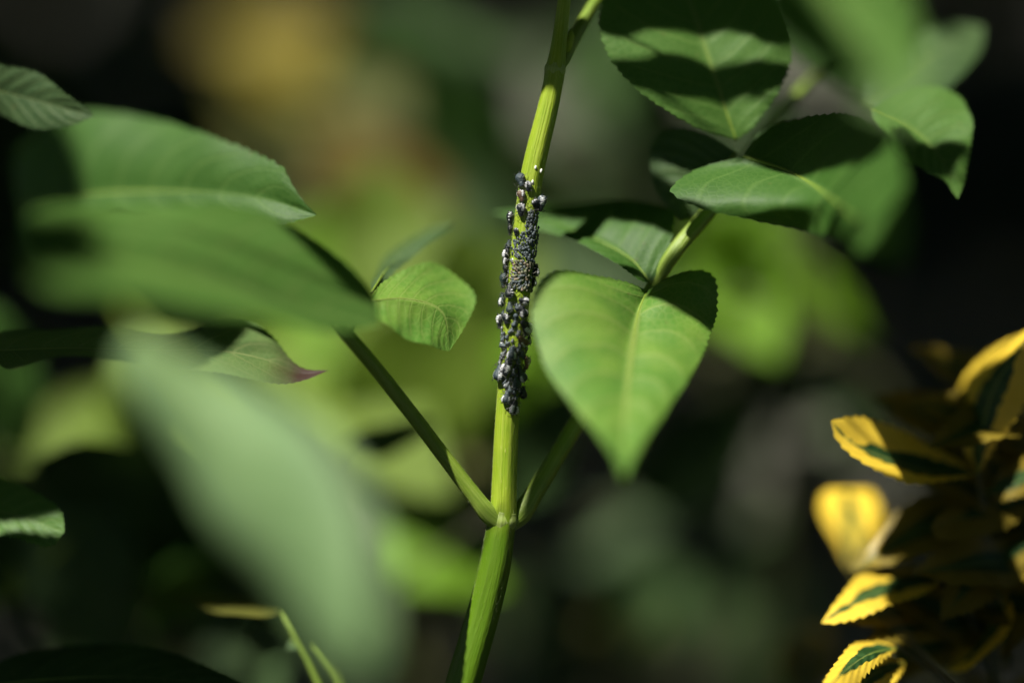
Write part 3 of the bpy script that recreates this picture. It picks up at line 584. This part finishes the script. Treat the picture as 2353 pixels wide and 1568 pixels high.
# nymphs: Poisson scatter on the stem surface
def nymphs(poly, n, ln, dist, mats, ang, label, group, seed):
    r = np.random.default_rng(seed); pts = []; poly = np.array(poly, float); lo = poly.min(0); hi = poly.max(0)
    def inside(p):
        c = False; j = len(poly) - 1
        for i in range(len(poly)):
            a, b = poly[i], poly[j]
            if (a[1] > p[1]) != (b[1] > p[1]) and p[0] < (b[0] - a[0]) * (p[1] - a[1]) / (b[1] - a[1]) + a[0]: c = not c
            j = i
        return c
    for _ in range(20000):
        if len(pts) >= n: break
        p = lo + (hi - lo) * r.random(2)
        if inside(p) and all((p[0] - q[0]) ** 2 + (p[1] - q[1]) ** 2 > dist * dist for q in pts): pts.append(p)
    for p in pts:
        L = ln * r.uniform(0.75, 1.25); mt = mats[int(r.integers(len(mats)))]; o = link('aphid_nymph', NYM[mt])
        o.matrix_world = aphid_matrix(p[0] / 1.1718, p[1] / 1.1718, math.radians(ang(p) + r.uniform(-28, 28)), L / 1.1718 * PX, r.uniform(-0.0001, 0.0002), r.uniform(-.25, .25))
        cw = {'n_slate': 'slate', 'n_grey': 'pale grey', 'n_olive': 'olive', 'n_tan': 'tan'}[mt]; tag(o, label % cw, 'aphid nymph', group % cw)
    return len(pts)
n1 = nymphs([(1424, 568), (1448, 566), (1452, 620), (1448, 705), (1408, 700), (1375, 690), (1372, 652), (1392, 645), (1412, 625)], 115, 12, 5.6, ['n_slate', 'n_slate', 'n_grey'], lambda p: -110 if p[0] > 1425 else -70, 'tiny %s nymph in the dense patch above the nymph rosette', '%s nymphs of the dense patch', 3)
n2 = nymphs([(1375, 705), (1450, 705), (1452, 765), (1435, 782), (1395, 778), (1360, 765), (1358, 735), (1380, 728)], 105, 12.5, 6.2, ['n_grey', 'n_olive', 'n_tan', 'n_slate'], lambda p: math.degrees(math.atan2(-(745 - p[1]), 1415 - p[0])) , 'tiny %s nymph in the round rosette beside the white egg', '%s nymphs of the rosette', 4)
n3 = nymphs([(1350, 880), (1420, 880), (1425, 940), (1410, 1000), (1400, 1060), (1372, 1075), (1352, 1020), (1345, 930)], 30, 11, 12, ['n_slate', 'n_grey'], lambda p: 90, 'tiny %s nymph squeezed between larger aphids low on the stem', '%s nymphs between the lower aphids', 5)
for (x, y, l) in [(1441, 453, 9), (1456, 458, 10), (1433, 492, 9), (1380, 704, 10)]:
    c, dn, sd_, fr, rad, cx, rr = stem_frame(y / 1.1718, 0); t = max(-.95, min(.95, (x / 1.1718 - cx) / rr)); n = sd_ * t + fr * math.sqrt(1 - t * t)
    b = c + n * (rad + 0.00008); L = l / 1.1718 * PX * 0.62
    tv, tf, tu = tube([b + dn * (L * s) for s in (-1, -.85, -.5, 0, .5, .85, 1)], [0.00004, 0.00013, 0.00022, 0.00026, 0.00022, 0.00013, 0.00004], 12)
    tag(obj('insect_egg', tv, tf, M['egg']), 'tiny white oblong insect egg glued to the green stem', 'egg', 'white eggs on the stem')
# ------------------------------------------------------------------ background plants
def plant(name, label, cat, foot_px, leaves, group=None, twigs=True, sr=0.003):
    """leaves: (x, y, depth, length mm, material, axis(cam), normal(cam))"""
    fx, fy, fz = foot_px; top = P(fx, fy, fz); r = empty(name, (top.x, top.y, 0), label, cat, group); B = Bag()
    c = curve([(top.x, top.y, -0.02), (top.x + 0.01, top.y, top.z * 0.5), tuple(top)], 14); B.add(tube(c, list(np.linspace(sr * 1.4, sr * 0.6, 14)), 8))
    for k, (x, y, z, L, mat, ax, nr) in enumerate(leaves):
        b = P(x, y, z); ax = camdir(*ax).normalized(); base = b - ax * (L * 0.0005)
        put_leaf(r, gleaf(mat, k), base, ax, camdir(*nr), L * 0.001)
        m_ = (top + base) * 0.5 + Vector((0, 0, -0.02)); B.add(tube(curve([tuple(top), tuple(m_), tuple(base)], 8), list(np.linspace(sr * 0.5, 0.0006, 8)), 6))
    obj('stem', B.v, B.f, M['twig'], r, B.u, True, tuple(r.location)); return r
def scatter(n, x0, x1, y0, y1, z0, z1, l0, l1, mats, seed, face=(0, .6, .75), jit=.5):
    q = random.Random(seed); out = []
    for _ in range(n):
        out.append((q.uniform(x0, x1), q.uniform(y0, y1), q.uniform(z0, z1), q.uniform(l0, l1), q.choice(mats), (q.uniform(-1, 1), q.uniform(-.9, .3), q.uniform(-.3, .6)),
                    (face[0] + q.uniform(-jit, jit), face[1] + q.uniform(-jit, jit), face[2] + q.uniform(-jit, jit))))
    return out
plant('leafy_shrub', 'sunlit light green shrub blurred behind the infested stem', 'shrub', (950, 1300, 190),
      scatter(34, 640, 1180, 620, 1010, 110, 230, 45, 75, ['shrub', 'shrub', 'shrub_bright'], 1))
plant('leafy_shrub', 'olive green shrub blurred above the left leaf stalk', 'shrub', (1000, 700, 330),
      scatter(36, 820, 1240, 150, 640, 260, 420, 60, 95, ['leaf_old', 'shrub_olive', 'leaf_deep'], 2) + [(850, 440, 250, 62, 'shrub_brown', (.5, -.8, .1), (-.2, .7, .7)), (920, 400, 255, 55, 'shrub_brown', (.9, -.2, .1), (-.2, .7, .7)), (800, 380, 260, 55, 'shrub_olive', (-.6, .6, .1), (-.2, .7, .7))])
plant('flowering_shrub', 'blurred shrub with ochre yellow and brown leaves against the dark hedge', 'shrub', (760, 520, 480),
      [(680, 95, 470, 95, 'shrub_yellow', (-.9, .3, .1), (0, .7, .7)), (720, 160, 460, 75, 'shrub_yellow', (.9, -.2, .1), (0, .7, .7)), (640, 190, 480, 55, 'shrub_brown', (.5, -.8, .1), (0, .7, .7)), (740, 130, 520, 55, 'shrub_olive', (.9, .2, .1), (0, .5, .8)),
       (860, 430, 460, 70, 'shrub_brown', (.6, -.8, .1), (0, .5, .8)), (900, 400, 470, 55, 'shrub_yellow', (-.4, .8, .1), (0, .5, .8)), (820, 350, 470, 60, 'shrub_olive', (.3, .8, .1), (0, .5, .8))]
      + scatter(14, 560, 960, 60, 520, 470, 560, 55, 80, ['shrub_olive', 'leaf_deep'], 3))
plant('leafy_shrub', 'bright yellow green shrub glowing between the right leaf stalks', 'shrub', (1800, 900, 170),
      scatter(14, 1650, 1870, 540, 730, 150, 200, 40, 58, ['shrub_bright'], 4))
plant('low_plant', 'grey leaves standing in for grey ground behind the yellow leaves', 'plant', (1850, 1300, 280),
      scatter(17, 1600, 1980, 900, 1250, 225, 300, 38, 62, ['grey_leaf', 'grey_leaf', 'leaf_old'], 6, (-.2, .8, .5), .4))  # grey leaves added in place of the sunlit grey ground
plant('low_plant', 'pale whitish leaved plant blurred at the foot of the left stalk', 'plant', (930, 1400, 160),
      [(920, 1180, 130, 40, 'grey_leaf', (.9, .1, .2), (0, .6, .8)), (960, 1150, 150, 35, 'grey_leaf', (-.8, .3, .2), (0, .6, .8)), (940, 1080, 150, 55, 'shrub_olive', (.9, .2, .2), (0, .6, .8)), (880, 1100, 140, 40, 'shrub', (-.6, .6, .2), (0, .6, .8)),
       (1000, 1275, 110, 42, 'shrub_bright', (.95, -.1, .2), (0, .6, .8)), (1310, 1235, 260, 42, 'grey_leaf', (.8, .4, .2), (0, .6, .8)), (1400, 1220, 300, 40, 'leaf_old', (.8, .4, .2), (0, .6, .8))])
plant('leafy_shrub', 'green shrub blurred behind the lower left leaves', 'shrub', (250, 1500, 140),
      scatter(22, -40, 640, 880, 1560, 80, 200, 45, 75, ['leaf_deep', 'leaf_old', 'leaf_deep', 'evergreen', 'shrub'], 7) + [(240, 1105, 62, 40, 'evergreen', (.95, -.1, .1), (0, -.6, .8)), (900, 1000, 64, 26, 'evergreen', (.9, .2, .1), (0, -.6, .8)), (1245, 1030, 84, 42, 'evergreen', (.6, .8, 0), (0, -.5, .9)), (1640, 1040, 160, 60, 'evergreen', (.9, .45, 0), (0, -.5, .9))])  # evergreen leaves after the first here: dark patches standing in for shadow bands
plant('leafy_shrub', 'dim grey green shrub between the stem and the heart leaf', 'shrub', (1450, 900, 300),
      scatter(26, 1220, 1900, 0, 620, 240, 420, 55, 85, ['leaf_old', 'leaf_deep', 'grey_leaf', 'evergreen'], 8))
plant('low_plant', 'low plant with tiny sunlit leaves making soft discs near the bottom', 'plant', (1280, 1700, 240),
      [(1355, 1430, 192, 10, 'shrub_olive', (0.2, .9, .2), (-.3, .7, .6)), (1405, 1448, 196, 9, 'shrub_olive', (-0.3, .9, .2), (-.3, .7, .6)), (1345, 1452, 188, 8, 'shrub_olive', (0.1, .9, .2), (-.3, .7, .6)), (1450, 1418, 200, 9, 'shrub_olive', (0.4, .9, .2), (-.3, .7, .6)), (960, 1530, 186, 10, 'shrub_olive', (-0.2, .9, .2), (-.3, .7, .6)), (1500, 1440, 196, 8, 'shrub_olive', (0.2, .9, .2), (-.3, .7, .6))] + scatter(16, 1200, 1800, 1300, 1620, 250, 420, 30, 55, ['evergreen', 'leaf_old'], 9))
# dark crossing stems in the right background
r = empty('bare_twig', P(2150, 1700, 170), 'dark branching twig crossing blurred in front of the bright green shrub', 'twig')
p = [tuple(P(*q)) for q in [(2060, 930, 165), (2120, 1250, 168), (2150, 1700, 170)]]; p.append((p[-1][0], p[-1][1], -0.02))
B = Bag(); c = curve([tuple(P(*q)) for q in [(1690, 670, 150), (1800, 735, 155), (1915, 802, 160), (2060, 930, 165)]] + p[1:], 60); B.add(tube(c, list(np.linspace(0.0016, 0.005, 60)), 10))
for q in ([(1915, 802, 160), (1865, 650, 158), (1800, 505, 155)], [(1915, 802, 160), (1800, 812, 158), (1640, 826, 150)]):
    B.add(tube(curve([tuple(P(*z)) for z in q], 20), list(np.linspace(0.0024, 0.0014, 20)), 10))
obj('branch', B.v, B.f, M['twig'], r, B.u, True, tuple(r.location))
# ------------------------------------------------------------------ hedge behind everything
def leaf_mass(name, parent, n, box, l0, l1, mat, seed, off):
    q = np.random.default_rng(seed); v = []; f = []; u = []
    base = np.array([(0, 0, 0), (-.25, .35, .05), (-.2, .7, .0), (0, 1, -.15), (.2, .7, .0), (.25, .35, .05), (0, .5, -.04)]); uvb = [(0, 0), (.35, -1), (.7, -1), (1, 0), (.7, 1), (.35, 1), (.5, 0)]
    tri = [(0, 6, 1), (1, 6, 2), (2, 6, 3), (3, 6, 4), (4, 6, 5), (5, 6, 0)]
    lo, hi = np.array(box[0]), np.array(box[1])
    for _ in range(n):
        y = q.normal(0, 1, 3); y[2] -= .4; y /= np.linalg.norm(y); z = q.normal(0, 1, 3) + np.array((0, -.8, .9)); z -= y * (z @ y); z /= np.linalg.norm(z); x = np.cross(y, z)
        p = lo + (hi - lo) * q.random(3); p[1] += 0.25 * math.sin(p[0] * 4) * math.sin(p[2] * 5 + p[0]); L = q.uniform(l0, l1); k = len(v)
        for b in base: v.append(p + (x * b[0] + y * b[1] + z * b[2]) * L)
        u += uvb; f += [tuple(i + k for i in t) for t in tri]
    o = obj(name, v, f, M[mat], parent, u, True, off); o['kind'] = 'stuff'; return o
h = empty('hedge', (0, 2.2, 0), 'dark evergreen hedge closing the whole background', 'hedge')
leaf_mass('foliage', h, 26000, ((-2.4, 1.7, 0.0), (2.6, 2.7, 2.0)), 0.05, 0.10, 'evergreen', 1, tuple(h.location))
B = Bag()
for k in range(14):
    x = -2.2 + k * 0.34; B.add(tube(curve([(x, 2.3, -0.03), (x + random.uniform(-.1, .1), 2.25, 0.8), (x + random.uniform(-.2, .2), 2.2, 1.8)], 10), list(np.linspace(0.02, 0.006, 10)), 8))
obj('trunk', B.v, B.f, M['twig'], h, B.u, True, tuple(h.location))

# ------------------------------------------------------------------ added leaves out of view, shaped and placed to throw the leaf shadows
def shadow_casters(label, t, leaves, side=1):
    sh = SUN * (t * 0.001); mids = []; r = None
    for k, (mid, l, rr) in enumerate(leaves):
        if r is None:
            r = empty('shadow_caster', P(*mid[0]) + sh, label, 'branch')
        v, f, u, m, n = loft_leaf(mid, l, rr, nu=90, nv=6, teeth=30, amp=0.7, cup=0.05, ripple=0.2, seed=60 + k)
        v = [np.array(q) + np.array(sh) for q in v]
        obj('leaf', v, f, M['leaf'], r, u, True, tuple(r.location)); mids.append(Vector(m[0]) + sh)
    hub = sum(mids, Vector()) / len(mids) + Vector((0.55 * side, -0.20, 0.30)); B = Bag()
    B.add(tube(curve([tuple(hub), tuple(hub + Vector((0.25 * side, 0.02, 0.10))), tuple(hub + Vector((0.7 * side, -0.1, -0.2))), (hub.x + 0.8 * side, hub.y - 0.15, -0.02)], 40), list(np.linspace(0.003, 0.009, 40)), 10))
    for q in mids: B.add(tube(curve([tuple(hub), tuple((hub + q) * 0.5 + Vector((0, 0, 0.03))), tuple(q)], 14), list(np.linspace(0.0006, 0.0004, 14)), 8))
    obj('stem', B.v, B.f, M['stalk'], r, B.u, True, tuple(r.location)); return r
shadow_casters('unseen added leaves casting shadows on the right hand leaves', 190, [
  ([(1478, 672, -1), (1560, 675, -2), (1650, 690, -2), (1760, 730, 0)], [(1510, 625, 3), (1600, 585, 4), (1700, 620, 0)], [(1530, 700, -4), (1590, 730, -5), (1650, 760, -6), (1710, 760, 0)]),
  ([(1222, 484, 22), (1400, 474, 18), (1600, 505, 8)], [(1300, 425, 22), (1450, 420, 18), (1560, 440, 12)], [(1300, 505, 17), (1400, 512, 14), (1480, 522, 10), (1550, 536, 6)]),
  ([(1340, 165, 5), (1600, 190, 9), (1880, 168, 9)], [(1450, 140, 5), (1560, 134, 8), (1700, 140, 9), (1800, 150, 9)], [(1440, 205, 4), (1560, 240, 6), (1660, 252, 9), (1760, 226, 8), (1830, 188, 8)]),
  ([(1340, 50, 6), (1600, 10, 12), (1870, 90, 12)], [(1400, -80, 10), (1700, -110, 14)], [(1420, 96, 6), (1500, 102, 9), (1600, 92, 11), (1700, 86, 11), (1790, 108, 10)]),
  ([(1670, 350, 5), (1850, 330, 0), (2030, 345, -34)], [(1800, 230, 6), (1950, 220, -10), (2040, 270, -30)], [(1760, 374, 0), (1880, 382, -12), (1980, 382, -27)]),
  ([(1750, -95, -79), (1850, 70, -85), (2000, 235, -91)], [(1660, -10, -81), (1760, 150, -88), (1900, 240, -92)], [(1860, -20, -79), (1935, 80, -84), (2010, 185, -90)]),
  ([(2050, 300, 9), (2140, 365, 8), (2236, 340, 9)], [(2082, 298, 11), (2112, 334, 10), (2180, 332, 10)], [(2070, 400, 7), (2150, 415, 7), (2192, 385, 8)])])
shadow_casters('unseen added leaves casting shadows on the leaf stalks', 250, [
  ([(1180, 1196, -1), (1255, 1065, 2), (1370, 860, 6), (1512, 648, 5)], [(1181, 1150, -2), (1181, 1050, -2), (1183, 940, -2), (1205, 865, 0), (1300, 790, 4), (1410, 700, 5)], [(1280, 1205, 2), (1345, 1085, 4), (1430, 900, 6), (1510, 730, 5)]),
  ([(1022, 1052, -3), (912, 906, -5), (796, 780, -8)], [(1040, 1010, -3), (940, 880, -5), (830, 768, -7)], [(985, 1055, -3), (875, 920, -5), (790, 810, -8)]),
  ([(1315, -140, -1), (1297, 10, -1), (1276, 158, -2)], [(1230, -70, -1), (1228, 50, -1), (1246, 135, -2)], [(1440, -80, 8), (1380, 50, 6), (1312, 142, 1)])], -1)
shadow_casters('unseen added leaves casting shadows on the withered leaf', 250, [
  ([(-160, 800, 0), (250, 800, 0), (575, 765, 8)], [(-60, 740, 8), (100, 730, 10), (300, 715, 12), (480, 705, 14), (570, 728, 12)], [(-80, 860, -6), (100, 875, -8), (300, 875, -10), (450, 862, -9), (505, 832, -2), (550, 790, 4)]),
  ([(-170, 1125, 10), (0, 1135, 8), (170, 1150, 5)], [(-60, 1040, 14), (90, 1080, 10)], [(-60, 1196, 6), (60, 1184, 5), (130, 1170, 5)]),
  ([(-200, 1560, 10), (250, 1550, 8), (680, 1600, 4)], [(0, 1450, 16), (250, 1420, 16), (430, 1460, 12), (560, 1530, 8)], [(100, 1700, 2), (400, 1690, 0)])], -1)
shadow_casters('unseen added leaves shading the blurred left leaves', 800, [
  ([(70, 220, 50), (60, 420, 46), (90, 640, 40)], [(-70, 300, 50), (-90, 450, 46), (-40, 560, 42)], [(160, 300, 48), (200, 420, 36), (165, 560, 32)]),
  ([(60, 430, -58), (80, 560, -68), (60, 730, -82)], [(-80, 500, -62), (-90, 640, -76)], [(190, 490, -50), (240, 580, -60), (190, 670, -72)])], -1)
shadow_casters('unseen added leaves casting shadows on the yellow leaved bush', 240, [
  ([(2110, 1240, 18), (2090, 1350, 16), (2125, 1460, 16)], [(2042, 1290, 18), (2030, 1345, 15), (2046, 1402, 11)], [(2190, 1290, 18), (2215, 1350, 18), (2205, 1420, 18)]),
  ([(2290, 930, 18), (2370, 960, 16), (2480, 900, 14)], [(2330, 884, 17), (2400, 866, 13)], [(2330, 1010, 16), (2420, 1010, 14)]),
  ([(2040, 1360, 18), (2130, 1390, 18), (2230, 1450, 18)], [(2110, 1330, 20), (2180, 1370, 20)], [(2070, 1440, 15), (2150, 1490, 15)]),
  ([(2070, 1530, 16), (2200, 1545, 18), (2340, 1600, 20)], [(2150, 1460, 20), (2260, 1500, 20)], [(2150, 1640, 12), (2260, 1660, 14)]),
  ([(2180, 965, 22), (2270, 955, 20), (2390, 930, 14)], [(2225, 885, 26), (2310, 872, 19)], [(2220, 1060, 20), (2320, 1050, 16)]),
  ([(2040, 800, 32), (2150, 820, 32), (2260, 830, 30)], [(2100, 745, 34), (2200, 760, 32)], [(2100, 880, 30), (2200, 890, 30)])])
# ------------------------------------------------------------------ added unseen tree: crown shaped to shade all but chosen sunlit spots
LIT = [(1290, 150, 0, 5)] + [(np.interp(y, [q[1] for q in stem_px], [q[0] for q in stem_px]), y, 0, 9) for y in range(200, 1640, 70)]
LIT += [(1420, 780, -18, 27), (1432, 960, -30, 18), (1380, 530, 12, 18), (1480, 590, 4, 12), (1250, 500, 18, 10), (1600, 180, 8, 24), (1750, 180, 8, 14), (1420, 110, 6, 10), (1700, 440, 0, 22), (1850, 470, -10, 20), (1990, 540, -46, 16),
        (1990, 60, -81, 12), (2060, 110, -85, 8), (2130, 270, 12, 12), (2200, 420, 8, 6), (2290, 260, 40, 3),
        (400, 400, 20, 20), (520, 420, 12, 22), (660, 450, 4, 12), (420, 560, -46, 28), (600, 610, -38, 30), (760, 680, -30, 22), (970, 700, -6, 16), (900, 600, 4, 8), (600, 830, 2, 13), (700, 850, 3, 8), (760, 740, -9, 8), (1075, 1110, -2, 10),
        (420, 880, -92, 24), (560, 1030, -100, 30), (680, 1180, -106, 30), (770, 1330, -112, 30), (820, 1500, -117, 24), (80, 1200, 5, 7), (100, 230, 10, 10),
        (1990, 1025, 11, 12), (1950, 1200, -48, 12), (1960, 1370, 12, 12), (1960, 1520, 2, 10), (1990, 1560, 6, 6), (2330, 815, 14, 10), (2225, 1505, 18, 4),
        (1000, 470, 330, 45), (900, 850, 170, 62), (1080, 780, 170, 40), (680, 110, 480, 40), (860, 430, 460, 55), (880, 420, 255, 50), (950, 900, 200, 50), (760, 930, 160, 50), (1100, 300, 330, 16), (1740, 620, 175, 32), (1820, 720, 175, 24), (1780, 1000, 400, 75), (1900, 850, 400, 60), (1700, 1150, 380, 40), (930, 1180, 140, 16), (930, 1085, 150, 16), (1000, 1275, 110, 12), (1300, 1240, 230, 15),
        (1355, 1430, 192, 8), (1405, 1448, 196, 8), (960, 1530, 186, 8), (1450, 1418, 200, 8), (1360, 150, 300, 24), (1380, 400, 330, 24), (250, 1000, 140, 20), (430, 1000, 120, 16), (700, 1480, 20, 10), (755, 1540, 22, 10)]
E1 = SUN.orthogonal().normalized(); E2 = SUN.cross(E1)
litp = np.array([[P(x, y, z).dot(E1), P(x, y, z).dot(E2), rr * 0.001] for x, y, z, rr in LIT])
def crown_mesh(n, box, l0, l1, seed, cull=True, zmin=None):
    q = np.random.default_rng(seed); lo, hi = np.array(box[0]), np.array(box[1]); c = lo + (hi - lo) * q.random((n, 3)); L = q.uniform(l0, l1, n)
    if cull:
        a = c @ np.array(E1); b = c @ np.array(E2); keep = np.ones(n, bool)
        for x, y, rr in litp: keep &= (a - x) ** 2 + (b - y) ** 2 > (rr + L * 0.50 + 0.002) ** 2
        c = c[keep]; L = L[keep]; n = len(c)
    y = q.normal(0, 1, (n, 3)); y[:, 2] *= 0.5; y /= np.linalg.norm(y, axis=1)[:, None]
    z = np.array(SUN) * 1.6 + q.normal(0, .5, (n, 3)); z -= y * (z * y).sum(1)[:, None]; z /= np.linalg.norm(z, axis=1)[:, None]; x = np.cross(y, z)
    base = np.array([(0, -.5, 0), (-.25, -.2, .05), (-.24, .15, .03), (0, .5, -.1), (.24, .15, .03), (.25, -.2, .05), (0, 0, -.03)]); uvb = np.array([(0, 0), (.35, -1), (.7, -1), (1, 0), (.7, 1), (.35, 1), (.5, 0)])
    v = (c[:, None, :] + (x[:, None, :] * base[None, :, 0:1] + y[:, None, :] * base[None, :, 1:2] + z[:, None, :] * base[None, :, 2:3]) * L[:, None, None]).reshape(-1, 3)
    tri = np.array([(0, 6, 1), (1, 6, 2), (2, 6, 3), (3, 6, 4), (4, 6, 5), (5, 6, 0)]); f = (tri[None] + (np.arange(n) * 7)[:, None, None]).reshape(-1, 3)
    return v, f.tolist(), np.tile(uvb, (n, 1))
def tree(label, foot, boxes, mat):
    r = empty('added_shade_tree', foot, label, 'tree'); B = Bag()
    B.add(tube(curve([(foot[0], foot[1], -0.05), (foot[0] + 0.05, foot[1] + 0.03, 0.9), (foot[0] - 0.1, foot[1] + 0.1, 2.0)], 24), list(np.linspace(0.09, 0.05, 24)), 14))
    for k in range(9):
        a = k * 0.7; B.add(tube(curve([(foot[0] - 0.06, foot[1] + 0.07, 1.5 + 0.06 * k), (foot[0] * 0.4 + math.cos(a) * 1.0, foot[1] * 0.4 + math.sin(a) * 0.9, 2.0), (foot[0] * 0.2 + math.cos(a) * 1.9, foot[1] * 0.2 + math.sin(a) * 1.6, 2.3)], 14), list(np.linspace(0.03, 0.008, 14)), 8))
    obj('trunk', B.v, B.f, M['twig'], r, B.u, True, tuple(r.location)); bag = [crown_mesh(*b) for b in boxes]
    vs_ = np.vstack([b[0] for b in bag]); k = 0; fs = []; us = []
    for v, f, u in bag: fs += [tuple(i + k for i in t) for t in f]; k += len(v); us.append(u)
    o = obj('crown', vs_, fs, M[mat], r, np.vstack(us), True, tuple(r.location)); o['kind'] = 'stuff'; return r
tree('unseen tree added above the picture to shade all but chosen spots', (1.9, -1.1, 0), [
    (30000, ((-2.0, -1.3, 1.45), (1.2, 1.3, 2.5)), 0.03, 0.055, 1), (12000, ((-2.8, -2.2, 1.7), (2.4, 2.6, 2.7)), 0.07, 0.13, 2), (12000, ((-2.9, -2.2, 2.3), (2.6, 3.8, 2.9)), 0.09, 0.16, 3)], 'shrub')
def far_hedge(label, boxes, foot):
    r = empty('hedge', foot, label, 'hedge'); bag = [crown_mesh(n, b, .07, .14, sd_, False) for n, b, sd_ in boxes]; k = 0; fs = []; us = []
    for v, f, u in bag: fs += [tuple(i + k for i in t) for t in f]; k += len(v); us.append(u)
    o = obj('foliage', np.vstack([b[0] for b in bag]), fs, M['evergreen'], r, np.vstack(us), True, tuple(r.location)); o['kind'] = 'stuff'
far_hedge('tall dark hedge standing behind the evergreen hedge', [(12000, ((-3.5, 2.8, 0), (3.5, 3.6, 3.2)), 8)], (0, 3.2, 0))
far_hedge('unseen hedge added behind the camera to block low sky light', [(7000, ((-2.8, -2.6, 0), (2.8, -2.0, 2.6)), 5)], (0, -2.3, 0))  # back and side hedges are added out of view to block sky light
far_hedge('unseen hedge added on the left to block low sky light', [(7000, ((-3.0, -2.2, 0), (-2.4, 2.6, 2.6)), 6)], (-2.7, 0, 0))
far_hedge('unseen hedge added on the right to block low sky light', [(7000, ((2.5, -2.2, 0), (3.0, 2.6, 2.6)), 7)], (2.7, 0, 0))
